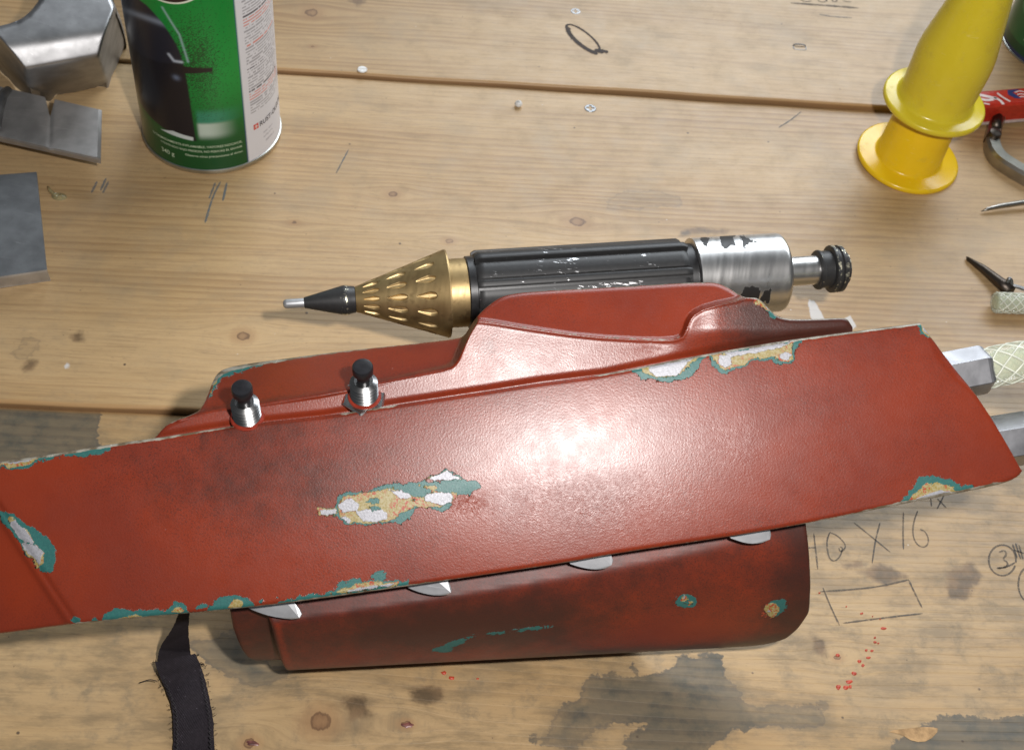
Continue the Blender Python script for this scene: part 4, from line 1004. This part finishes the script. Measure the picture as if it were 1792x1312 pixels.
for A_, sg in ((Ls, 1), (Rs, -1)):
    for i_ in range(0, 59):
        x0, y0 = A_[i_]; q = P([x0+sg*(1 if i_ % 2 else 6), x0+sg*(6 if i_ % 2 else 1)], [y0, A_[i_+1][1]], [.13, .13]); stz.append(tube(q, .016, 4))
o = mesh('stitching', *merge(stz), mat_plain('grey_stitch_thread', (.022, .019, .022), .6, .3), G); o['kind'] = 'stuff'
fz = []
for i_ in range(60):
    A_ = Ls if i_ % 2 else Rs; j_ = rng.integers(0, 58); x0, y0 = A_[j_]; sg = -1 if i_ % 2 else 1; x0 += sg*4; L_ = rng.uniform(2, 7)
    fz.append(tube(P([x0, x0+sg*L_*.6, x0+sg*L_], [y0, y0+rng.uniform(-2, 2), y0+rng.uniform(-4, 4)], [.08, .07, .02]), .008, 3))
for x0, y0 in ((272, 1158), (343, 1146), (352, 1162)):
    for _ in range(4): fz.append(tube(P([x0, x0+rng.uniform(-4, 6), x0+rng.uniform(-8, 10)], [y0, y0+rng.uniform(-3, 3), y0+rng.uniform(-5, 6)], [.3, .3, .1]), .012, 3))
o = mesh('frayed_fibres', *merge(fz), MAT['strap'], G); o['kind'] = 'stuff'
thr = P([274, 262, 250, 244], [1191, 1188, 1192, 1194], [.1, .25, .2, -.1])
mesh('loose_thread', *tube(chaikin(thr, 2), .018, 5), MAT['strap'], G)

# ================================================================== SPRAY CANS
def paint_can_print(az, h):
    """colour of the printed sleeve: az in cm round the can (0 = facing the viewer), h in cm above the bench"""
    shp = az.shape; c = np.zeros(shp+(3,))
    def put(mask, colr):
        m = np.clip(mask, 0, 1)[..., None]; c[:] = c*(1-m)+np.asarray(colr)*m
    gy = smooth01((h-1.2)/5)
    c[:] = np.stack([.002+.002*gy, .070+.15*gy, .016+.018*gy], -1)
    put(.55*np.exp(-((az-.9)/1.3)**2-((h-6.0)/2.2)**2), (.010, .32, .055))
    # pale table edge under the grill and greenish haze
    put(.75*smooth01((az+.75)/.2)*smooth01((1.3-az)/1.6)*smooth01((h-2.0)/.5)*smooth01((3.2-h)/.25), (.62, .72, .66))
    put(.55*smooth01((az+.75)/.2)*smooth01((1.7-az)/1.7)*smooth01((h-3.0)/.15)*smooth01((4.0-h)/.5), (.05, .30, .22))
    # black speckle that sprays off the grill
    r = np.random.default_rng(3).random(shp)
    sp = np.exp(-((az+.35)/.85)**2-((h-6.4)/1.9)**2)
    put(np.where(r < sp*.75, .8, 0)*(h > 3.2), (.008, .03, .012))
    # the grill: body, lid and shelf
    body = sdf_poly(az, h, [(-6.5, 3.2), (-3.6, 2.6), (-2.2, 2.25), (-.78, 2.0), (-.82, 2.35), (-.86, 5.2), (-.95, 6.4), (-3.6, 6.6), (-6.5, 7)])
    lid = sdf_poly(az, h, chaikin([(-6.5, 5.8), (-.95, 6.2), (-1.0, 7.0), (-1.35, 7.9), (-1.9, 8.7), (-2.6, 9.2), (-6.5, 9.3)], 2, True))
    put(smooth01(.5-body/.08), (.008, .008, .014)); put(smooth01(.5-lid/.10), (.014, .015, .026))
    put(.55*np.exp(-((h-8.35+.25*(az+2)**2*.5)/.16)**2)*smooth01(.5-lid/.1)*smooth01((-1.2-az)/.3), (.30, .36, .46))
    put(smooth01(.5-sdf_poly(az, h, [(-1.0, 5.85), (.30, 5.95), (.30, 6.15), (-1.0, 6.25)])/.05), (.012, .010, .012))
    put(.8*np.exp(-(sdf_line(az, h, [(-1.55, 6.75), (-1.35, 6.45), (-1.0, 6.45)])/.07)**2), (.5, .56, .66))
    put(.5*np.exp(-((az+1.35)/.16)**2-((h-5.55)/.14)**2), (.22, .28, .42))
    put(smooth01(.5-sdf_poly(az, h, [(-2.6, 2.15), (-.95, 2.02), (-.92, 2.22), (-1.9, 2.36)])/.05), (.55, .62, .62))
    put(.7*np.exp(-(sdf_line(az, h, [(-1.55, 9.15), (-.95, 7.9), (-.80, 7.0), (-.72, 6.5)])/.05)**2), (.35, .5, .52))
    # dark emblem bowl at the top with a bright rim
    el = np.sqrt(((az+1.2)/1.35)**2+((h-10.35)/.85)**2)
    put(smooth01((1.12-el)/.05), (.78, .80, .66)); put(smooth01((1.03-el)/.04), (.03, .012, .012))
    # white information panel
    ed = 1.56+.0*h
    put(smooth01((az-ed)/.03), (.70, .71, .76)); 
    put(smooth01((az-ed+.05)/.03)*smooth01((ed+.02-az)/.03)*.8, (.02, .04, .22))
    put(smooth01(.5-(h-.50)/.05)*.0, (0, 0, 0))
    # rows of tiny unreadable print
    rows = ((h-2.95)/.155); fr = rows-np.floor(rows); rid = np.floor(rows).astype(int)
    wob = np.random.default_rng(8).random(4000)
    dash = wob[(np.abs(rid*53+np.floor(az*14).astype(int))) % 4000]
    txt = (fr > .30) & (fr < .74) & (dash > .24) & (az > ed+.36) & (az < ed+2.9) & (h > 2.95) & (h < 13)
    rr = rid % 26
    put(np.where(txt, .62, 0), (.16, .16, .19))
    redrow = txt & ((rr == 5) | (rr == 6) | (rr == 7) | (rr == 24))
    put(np.where(redrow, .85, 0), (.72, .22, .18))
    bold = txt & ((rr == 8) | (rr == 16))
    put(np.where(bold, .8, 0), (.03, .03, .05))
    put(np.where((h > 2.9) & (h < 3.45) & txt, .35, 0), (.35, .35, .36))
    for hh in (1.25, 1.5, .95):
        put(np.where((np.abs(h-hh) < .05) & (az > ed+.75+(.9-hh*.5)) & (az < ed+1.9) & (dash > .3), .5, 0), (.25, .25, .3))
    return c
MAT['print'] = None
t = NT('printed_can_sleeve'); MAT['print'] = t.out(t.attr('print', 'Color'), .28, 0.0, t.bump(t.noise(t.obj(), 2, 2), .03, .01), .5)
MAT['rim'] = mat_metal('tinplate_rim', (.55, .56, .52), .38, (200, 200, 600), .15)
def text_mesh(txt, size, mapf, name, mat, parent):
    cu = bpy.data.curves.new('lettering', 'FONT'); cu.body = txt; cu.size = size; cu.offset = size*.010
    o = bpy.data.objects.new('lettering', cu); col.objects.link(o)
    dg = bpy.context.evaluated_depsgraph_get(); me = bpy.data.meshes.new_from_object(o.evaluated_get(dg))
    v = np.array([q.co[:] for q in me.vertices]).reshape(-1, 3); f = [tuple(p.vertices) for p in me.polygons]
    bpy.data.objects.remove(o); bpy.data.meshes.remove(me); bpy.data.curves.remove(cu)
    return mesh(name, mapf(v), f, mat, parent, False)
def make_can(base, label, cat_, printed, h_top, group=None):
    R = 3.3
    c = thing('spray_can', label, 'spray can', base, group)
    tow = CAM-base; az0 = math.atan2(tow[1], tow[0])
    mesh('bottom_rim', *lathe(base, (0, 0, 1), [(.0, R-.35), (0, R-.12), (.06, R+.03), (.16, R+.06), (.26, R+.05), (.32, R-.04), (.32, R-.5)], 96), MAT['rim'], c, True, sharp=40)
    na, nh = 520, 620 if printed else 200
    if printed: na, nh = 460, 480
    A = np.linspace(-math.pi, math.pi, na+1); Hh = np.linspace(.22, h_top, nh)
    ag, hg = np.meshgrid(A, Hh, indexing='ij')
    pts = np.stack([base[0]+R*np.cos(az0+ag), base[1]+R*np.sin(az0+ag), base[2]+hg], -1)
    if printed:
        cl = paint_can_print(ag*R, hg)
    else:
        cl = np.zeros(ag.shape+(3,)); cl[:] = (.012, .10, .03)
        cl[hg < 1.0] = (.006, .05, .02); cl[hg < .5] = (.02, .03, .09)
        x = (ag*R+2.3)
        e = np.sqrt(((x)/.9)**2+((hg-3.4)/.8)**2); cl[e < 1] = (.03, .012, .02); cl[(e >= 1) & (e < 1.2)] = (.05, .22, .10)
        cl[(np.abs(x+.6) < .30) & (np.abs(hg-4.3) < .35)] = (.55, .42, .10)
    mesh('label_sleeve', pts.reshape(-1, 3), gridf(na+1, nh), MAT['print'], c, True, cols=cl)
    mesh('can_top', *lathe(base+np.array([0, 0, h_top]), (0, 0, 1), [(0, R), (.1, R+.05), (.25, R+.02), (.3, R-.2), (.9, 2.2), (1.6, 1.5), (1.6, 0)], 64), MAT['rim'], c, True, sharp=40)
    def wrap(x0, h0, lift=.012):
        def m(v):
            a = az0+(x0+v[:, 0])/R; r = R+lift
            return np.stack([base[0]+r*np.cos(a), base[1]+r*np.sin(a), base[2]+h0+v[:, 1]], -1)
        return m
    return c, wrap
MAT['txt_white'] = mat_plain('pale_green_print', (.50, .62, .44), .4, .1)
MAT['txt_black'] = mat_plain('black_print', (.03, .03, .04), .4, .1)
MAT['txt_red'] = mat_plain('red_print', (.62, .06, .04), .4, .1)
MAT['txt_ash'] = mat_plain('pale_print', (.70, .62, .60), .4, .1)
can1, wrap = make_can(P(372, 226, .0), 'spray can with a green barbecue label and white text panel standing on the bench', 'spray can', True, 14.5, None)
def right_aligned(x1, h0):
    f0 = wrap(0, h0)
    def m(v): v = v.copy(); v[:, 0] += x1-v[:, 0].max(); return f0(v)
    return m
for s_, h0, z_ in [('EXTREMADAMENTE INFLAMABLE, VAPORES NOCIVOS.', 1.62, .185), ('CONTENIDO BAJO PRESION, NO PERFORE EL ENVASE.', 1.35, .165), ('Observe otras precauciones al dorso.', 1.05, .18)]:
    text_mesh(s_, z_, right_aligned(1.32, h0), 'lettering', MAT['txt_white'], can1)
text_mesh('340 g', .34, wrap(-2.75, .80), 'lettering', MAT['txt_white'], can1)
text_mesh('RUST-OLEUM', .38, wrap(2.36, 2.02), 'lettering', MAT['txt_black'], can1)
sq = lambda x, h, a, b, l: (wrap(0, 0, l)(np.array([(x, h, 0), (x+a*.5, h, 0), (x+a, h, 0), (x+a, h+b, 0), (x+a*.5, h+b, 0), (x, h+b, 0)])), [(0, 1, 4, 5), (1, 2, 3, 4)])
mesh('logo', *sq(2.0, 2.0, .30, .30, .010), MAT['txt_red'], can1, False)
mesh('logo_cross', *merge([sq(2.12, 2.04, .05, .22, .016), sq(2.04, 2.13, .22, .05, .020)]), MAT['txt_ash'], can1, False)
can2, wrap2 = make_can(P(1853, 84, PZ[2]), 'green labelled can at the far right corner behind the red tube', 'spray can', False, 12)
text_mesh('SEMI', .42, wrap2(-2.0, 1.35), 'lettering', MAT['txt_white'], can2)

# ================================================================== YELLOW NOZZLES
def mat_yellow(name, a, b):
    t = NT(name); v = t.obj(); n = t.noise(v, .8, 3)
    smud = t.mr(t.noise(v, 1.1, 5, .7), .54, .74); scr = t.mr(t.noise(t.obj((160, 160, 900)), 1.0, 3, .6, dist=1.5), .66, .72); sp = t.mr(t.noise(v, 7, 3, .7), .70, .75)
    c = t.mix(t.math('MULTIPLY', smud, .28), t.mix(n, a, b), (.36, .27, .05))
    c = t.mix(t.math('MULTIPLY', scr, .16), c, (.80, .74, .45)); c = t.mix(t.math('MULTIPLY', sp, .4), c, (.22, .16, .04))
    r = t.math('ADD', t.math('MULTIPLY_ADD', smud, .22, .24), t.math('MULTIPLY', scr, .15))
    return t.out(c, r, 0.0, t.bump(t.math('ADD', t.noise(v, 7, 2), t.math('MULTIPLY', scr, .5)), .08, .012), .5, **{'Subsurface Weight': .12, 'Subsurface Scale': .004, 'Subsurface Radius': (1, .7, .2)})
MAT['amber'] = mat_yellow('amber_yellow_plastic', (.80, .50, .008), (.86, .57, .012))
MAT['lemon'] = mat_yellow('lemon_yellow_plastic', (.66, .52, .025), (.74, .60, .035))
nb = P(1586, 280, 0.0); naxis = unit(np.array([.035, -.02, 1.0]))
n1 = mesh('nozzle', *lathe(nb, naxis, [(.0, 1.5), (.0, 2.50), (.05, 2.60), (.12, 2.62), (.24, 2.62), (.30, 2.57), (.32, 2.5), (.33, 1.80), (.36, 1.72), (.42, 1.67), (4.9, 1.47), (4.9, 1.3)], 96), MAT['amber'], origin=nb, sharp=50)
tag(n1, 'amber yellow flanged plastic nozzle standing on the bench under the lemon one', 'nozzle', 'stacked yellow nozzles')
n2b = nb+naxis*3.7
n2 = mesh('nozzle', *lathe(n2b, naxis, [(-.15, 1.5), (.0, 1.6), (-.02, 2.38), (.02, 2.48), (.10, 2.53), (.24, 2.53), (.31, 2.49), (.34, 2.42), (.35, 2.0), (.38, 1.92), (.46, 1.84), (1.0, 1.80), (2.4, 1.85), (3.0, 1.85), (3.5, 1.80), (7.5, 1.12), (10, .75), (14.5, .42), (14.5, .3)], 96), MAT['lemon'], origin=n2b, sharp=50)
tag(n2, 'tall lemon yellow cone nozzle stacked on top of the amber one', 'nozzle', 'stacked yellow nozzles')

# ================================================================== SHEET METAL SCRAP ON THE LEFT
MAT['sheet'] = mat_metal('brushed_sheet_aluminium', (.40, .40, .405), .47, (120, 120, 120), .2)
MAT['strip'] = mat_metal('grey_steel_strip', (.50, .49, .48), .52, (120, 120, 120), .2, 0, .75)
MAT['dsheet'] = mat_metal('dull_dark_sheet_metal', (.36, .37, .38), .52, (90, 260, 90), .2)
def facet_piece():
    Bc = [(-90, 70), (-40, 84), (0, 115), (22, 138), (44, 152), (87, 165), (109, 168), (140, 164), (167, 157), (196, 139), (216, 106), (221, 72), (212, 33), (197, 0), (186, -40), (180, -90)]
    Tc = [(-90, 60), (-40, 54), (0, 46), (29, 38), (48, 26), (60, 12), (70, -2), (80, -40), (95, -90), (150, -92), (178, -91)]
    n, m = 150, 90
    s_ = np.linspace(0, 1, n); tt = np.linspace(0, 1, m)
    T = interp_poly(chaikin(Tc, 2), s=s_); B = interp_poly(chaikin(Bc, 2), s=s_)
    px = T[:, None, 0]*(1-tt)+B[:, None, 0]*tt; py = T[:, None, 1]*(1-tt)+B[:, None, 1]*tt
    Q = lambda *a: [P(*q) for q in a]
    faces = [Q((44, 123, 4.3), (173, 100, 4.2), (100, 54, 5.5)), Q((44, 123, 4.3), (173, 100, 4.2), (109, 167, .0)), Q((173, 100, 4.2), (190, 42, 5.2), (219, 80, .3)),
             Q((44, 123, 4.3), (2, 78, 4.7), (18, 136, .3)), Q((20, 63, 5.45), (190, 42, 5.2), (120, -60, 6.2))]
    ds = []
    for fa in faces:
        p0, nn = plane3(*fa); pt = Ppl(px, py, p0, nn); d = ((pt-CAM)*rays(px, py)).sum(-1); ds.append(np.where(d > 0, d, -1e3))
    k = 6.5; D = np.max(ds, 0); D = D+np.log(sum(np.exp(np.clip(k*(d-D), -60, 0)) for d in ds))/k
    ed = np.minimum(sdf_line(px, py, Bc), sdf_line(px, py, Tc)); D = D+.35*(1-np.sqrt(1-(1-np.clip(ed/9, 0, 1))**2))
    pts = CAM+rays(px, py)*D[..., None]; pts[..., 2] = np.maximum(pts[..., 2], .05)
    lo = pts.copy(); lo[..., 2] = np.maximum(lo[..., 2]-.5, .02); k0 = n*m
    ring = np.r_[np.arange(m), np.arange(1, n)*m+m-1, (n-1)*m+np.arange(m-2, -1, -1), np.arange(n-2, 0, -1)*m]; L = len(ring)
    rv = lo.reshape(-1, 3)[ring]
    sk = np.stack([ring, k0+np.arange(L), k0+(np.arange(L)+1) % L, np.roll(ring, -1)], -1)
    return mesh('aluminium_cover', np.vstack([pts.reshape(-1, 3), rv]), np.vstack([gridf(n, m, flip=True), sk[:, ::-1]]), MAT['sheet'], origin=P(110, 120, 0), sharp=70)
tag(facet_piece(), 'rounded faceted aluminium cover with bright folded edges beside the green spray can', 'metal cover')
def grid_sheet(name, quad, zf, thick, mat, cut=None, nx=60, ny=30):
    s, t_ = np.meshgrid(np.linspace(0, 1, nx), np.linspace(0, 1, ny), indexing='ij')
    q = np.asarray(quad, float)          # tl, tr, br, bl
    p = ((1-s)*(1-t_))[..., None]*q[0]+(s*(1-t_))[..., None]*q[1]+(s*t_)[..., None]*q[2]+((1-s)*t_)[..., None]*q[3]
    if cut is not None: p = cut(s, t_, p)
    pts = P(p[..., 0], p[..., 1], zf(s, t_)); lo = pts-np.array([0, 0, thick])
    n, m = s.shape; k0 = n*m
    ring = np.r_[np.arange(m), np.arange(1, n)*m+m-1, (n-1)*m+np.arange(m-2, -1, -1), np.arange(n-2, 0, -1)*m]
    sk = np.stack([ring, k0+ring, k0+np.roll(ring, -1), np.roll(ring, -1)], -1)
    return np.vstack([pts.reshape(-1, 3), lo.reshape(-1, 3)]), np.vstack([gridf(n, m, flip=True), gridf(n, m, off=k0), sk])
def cut2(s, t_, p):
    # a V notch torn into the far edge
    d = np.abs(s-.62); k = np.maximum(0, 1-d/.035)
    p = p.copy(); p[..., 1] += k*(1-t_)**1.0*34; p[..., 0] += 0
    p[..., 1] += 6*np.sin(s*3.1)*(1-t_)*0
    return p
v, f = grid_sheet('bracket', [(-60, 138), (178, 193), (176, 284), (-60, 232)], lambda s, t_: 1.25-.30*np.maximum(0, t_-.93)/.07+.25*np.sin(s*2.2)-.12*np.maximum(0, s-.975)/.025-.12*np.exp(-((s-.62)/.02)**2)*(1-t_), .10, MAT['strip'], cut2, 120, 60)
o = mesh('sheet_bracket', v, f, MAT['strip'], origin=P(80, 230, 0), sharp=35); tag(o, 'bent grey sheet metal strip with a torn notch lying below the rounded cover', 'metal strip')
curl = P([14, 6, 0, -6], [158, 168, 190, 224], [1.8, 2.0, 1.9, 1.6])
o2 = mesh('curled_corner', *tube(interp_poly(curl, 24), .20, 14), MAT['dsheet'], o)
v, f = grid_sheet('plate', [(-80, 312), (64, 301), (82, 472), (-80, 496)], lambda s, t_: .95+.0*s+.06*np.sin(t_*3+s), .12, MAT['dsheet'], None, 30, 60)
vt, ft = grid_sheet('lip', [(-80, 496), (82, 472), (88, 488), (-80, 512)], lambda s, t_: .95-.80*t_, .12, MAT['sheet'], None, 30, 6)
o = mesh('sheet_offcut', v, f, MAT['dsheet'], origin=P(30, 420, 0), sharp=35); tag(o, 'dark square cut sheet metal offcut with a bright folded front lip at the left', 'metal offcut')
mesh('folded_lip', vt, ft, MAT['finmetal'], o, True, sharp=35)

# ================================================================== RIGHT-HAND BITS
MAT['redgloss'] = mat_plain('glossy_red_tube', (.52, .035, .018), .22, .1)
MAT['navy'] = mat_plain('navy_print', (.02, .03, .14), .3, .1)
MAT['pink'] = mat_plain('white_print', (.78, .66, .64), .3, .08)
MAT['paleedge'] = mat_plain('pale_tube_edge', (.55, .45, .42), .4, .1)
zt = 1.55; zr = PZ[2]
tl = [P(1690, 162, zr+zt), P(1960, 140, zr+zt), P(1960, 166, zr+zt), P(1700, 188, zr+zt)]
bl_ = [P(1690, 170, zr+.02), P(1960, 148, zr+.02), P(1975, 196, zr+.02), P(1700, 219, zr+.02)]
org = P(1800, 195, zr)
rt_ = thing('adhesive_tube', 'glossy red printed tube lying behind the yellow nozzles', 'tube', org)
v = np.array(tl+bl_); f = [(3, 2, 1, 0), (4, 5, 6, 7), (0, 1, 5, 4), (1, 2, 6, 5), (2, 3, 7, 6), (3, 0, 4, 7)]
o = mesh('tube_body', v, f, MAT['redgloss'], rt_, True); bevel(o, .22, 4)
o = mesh('crimped_edge', *prism([bl_[3]+np.array([-.1, -.1, .16]), bl_[2]+np.array([0, -.1, .16]), bl_[2]+np.array([0, .5, .16]), bl_[3]+np.array([0, .5, .16])], (0, 0, -.16)), MAT['paleedge'], rt_, False)
def on_top(x, y): return P(x, y, zr+zt+.012)
def patch(poly, mat, name): 
    q = np.array([on_top(x, y) for x, y in poly]); return mesh(name, q, [tuple(range(len(q)))[::-1]], MAT[mat], rt_, False)
def stroke_top(pts, wd):
    pts = interp_poly(chaikin(pts, 2), 18); w3 = on_top(pts[:, 0], pts[:, 1])
    tg = np.gradient(w3, axis=0); tg /= np.linalg.norm(tg, axis=1, keepdims=True); sd = np.stack([-tg[:, 1], tg[:, 0], tg[:, 2]*0], -1)
    return np.stack([w3-sd*wd, w3+sd*wd], 1).reshape(-1, 3), [tuple(q) for q in gridf(18, 2)]
mesh('white_lettering', *merge([stroke_top([(1712, 166), (1728, 169), (1744, 173)], .11), stroke_top([(1712, 172), (1726, 176), (1738, 174)], .09), stroke_top([(1740, 170), (1752, 177), (1756, 183)], .08), stroke_top([(1745, 163), (1754, 170), (1768, 178)], .06), stroke_top([(1722, 181), (1732, 183)], .05)]), MAT['pink'], rt_, False)
patch([(1763, 158), (1786, 156), (1772, 162), (1788, 173), (1776, 172), (1764, 166)], 'navy', 'navy_print')
mesh('print_squiggle', *merge([stroke_top([(1776, 162), (1784, 159), (1792, 161)], .035), stroke_top([(1780, 166), (1788, 164), (1796, 167)], .035), stroke_top([(1784, 170), (1792, 169), (1800, 171)], .035)]), MAT['pink'], rt_, False)

MAT['cast'] = mat_metal('worn_steel_casting', (.42, .40, .36), .34, (200, 200, 200), .2)
MAT['dark_iron'] = mat_metal('oily_dark_iron', (.12, .10, .085), .42, (200, 200, 200), .2)
def bar_sweep(px, wid, z0, z1, name, mat, parent=None, origin=None):
    pts = interp_poly(chaikin(px, 3), 60); c = P(pts[:, 0], pts[:, 1], z0)
    tg = np.gradient(c, axis=0); tg /= np.linalg.norm(tg, axis=1, keepdims=True); sd = np.stack([-tg[:, 1], tg[:, 0], tg[:, 2]*0], -1)
    sec = [(-.5, .0), (-.5, .75), (-.36, 1.0), (.36, 1.0), (.5, .75), (.5, 0)]
    V = np.array([[c[i]+sd[i]*wid*a+np.array([0, 0, (z1-z0)*b]) for a, b in sec] for i in range(60)])
    f = gridf(60, 6, True).tolist()+[tuple(range(6)), tuple(range(359, 353, -1))]
    return mesh(name, V.reshape(-1, 3), f, mat, parent, True, sharp=25, origin=origin)
cl = thing('c_clamp', 'worn steel clamp with a curved jaw at the right edge below the red tube', 'clamp', P(1760, 290, 0))
bar_sweep([(1742, 218), (1734, 240), (1731, 264), (1741, 286), (1768, 304), (1800, 322), (1850, 348)], .72, .02, .75, 'jaw', MAT['cast'], cl)
mesh('swivel_pad', *lathe(P(1740, 236, .75), unit(np.array([.1, -.1, 1])), [(-.6, .30), (.1, .34), (.2, .30), (.25, .15), (.25, 0)], 24), MAT['dark_iron'], cl, True, sharp=40)
mesh('screw_shaft', *tube(P([1742, 1746], [226, 204], [.6, .8]), [.3, .26], 14), MAT['dark_iron'], cl)
pn = mesh('scriber', *tube(P([1717, 1728, 1750, 1800, 1900], [370, 366, 361, 353, 337], [.12, .20, .26, .35, .5]), [.02, .09, .13, .14, .15], 14), MAT['cast'], origin=P(1780, 357, 0))
tag(pn, 'thin steel scriber with a sharp point lying below the clamp', 'scriber')
sp = mesh('tapered_punch', *tube(P([1692.5, 1694, 1720, 1752, 1768], [450, 453, 470, 496, 510], [.10, .12, .22, .34, .4]), [.05, .10, .19, .27, .29], 14), MAT['dark_iron'], origin=P(1735, 485, 0))
tag(sp, 'dark tapered iron punch beside the short clear hose', 'punch')
wr_ = mesh('bent_wire', *tube(chaikin(P([1764, 1762, 1766, 1771, 1769, 1768, 1776, 1800, 1860], [508, 494, 486, 492, 504, 500, 500, 508, 514], [.3, .6, .85, .7, .4, .35, .4, .5, .5]), 3), .085, 10), MAT['zinc'], origin=P(1775, 502, 0))
tag(wr_, 'grey wire with a small bent loop lying over the short hose', 'wire')
hs = thing('hose_offcut', 'short end of clear braided hose at the right edge beside the dark punch', 'hose', P(1790, 532, 0))
path = P([1741, 1760, 1800, 1900], [529, 530, 532, 536], [.5, .5, .5, .5]); path = interp_poly(path, 50); r = .47
mesh('hose_wall', *tube(np.vstack([path[:1]-(path[1]-path[0])*.02, path]), np.r_[r*.75, np.full(50, r)], 28), MAT['clear'], hs)
mesh('hose_bore', *tube(path+0, r*.68, 16), MAT['pvc_core'], hs)
tg = unit(path[-1]-path[0]); X, Y, _ = frame(tg); L = np.linalg.norm(path[-1]-path[0]); sarr = np.linspace(0.05, L, 160); parts = []
for sg in (1, -1):
    for j in range(7):
        a = sg*sarr*(2*math.pi/(r*6))+2*math.pi*j/7
        parts.append(tube(path[0]+sarr[:, None]*tg+r*(np.cos(a)[:, None]*X+np.sin(a)[:, None]*Y), .03, 5))
mesh('braid', *merge(parts), MAT['braid'], hs)
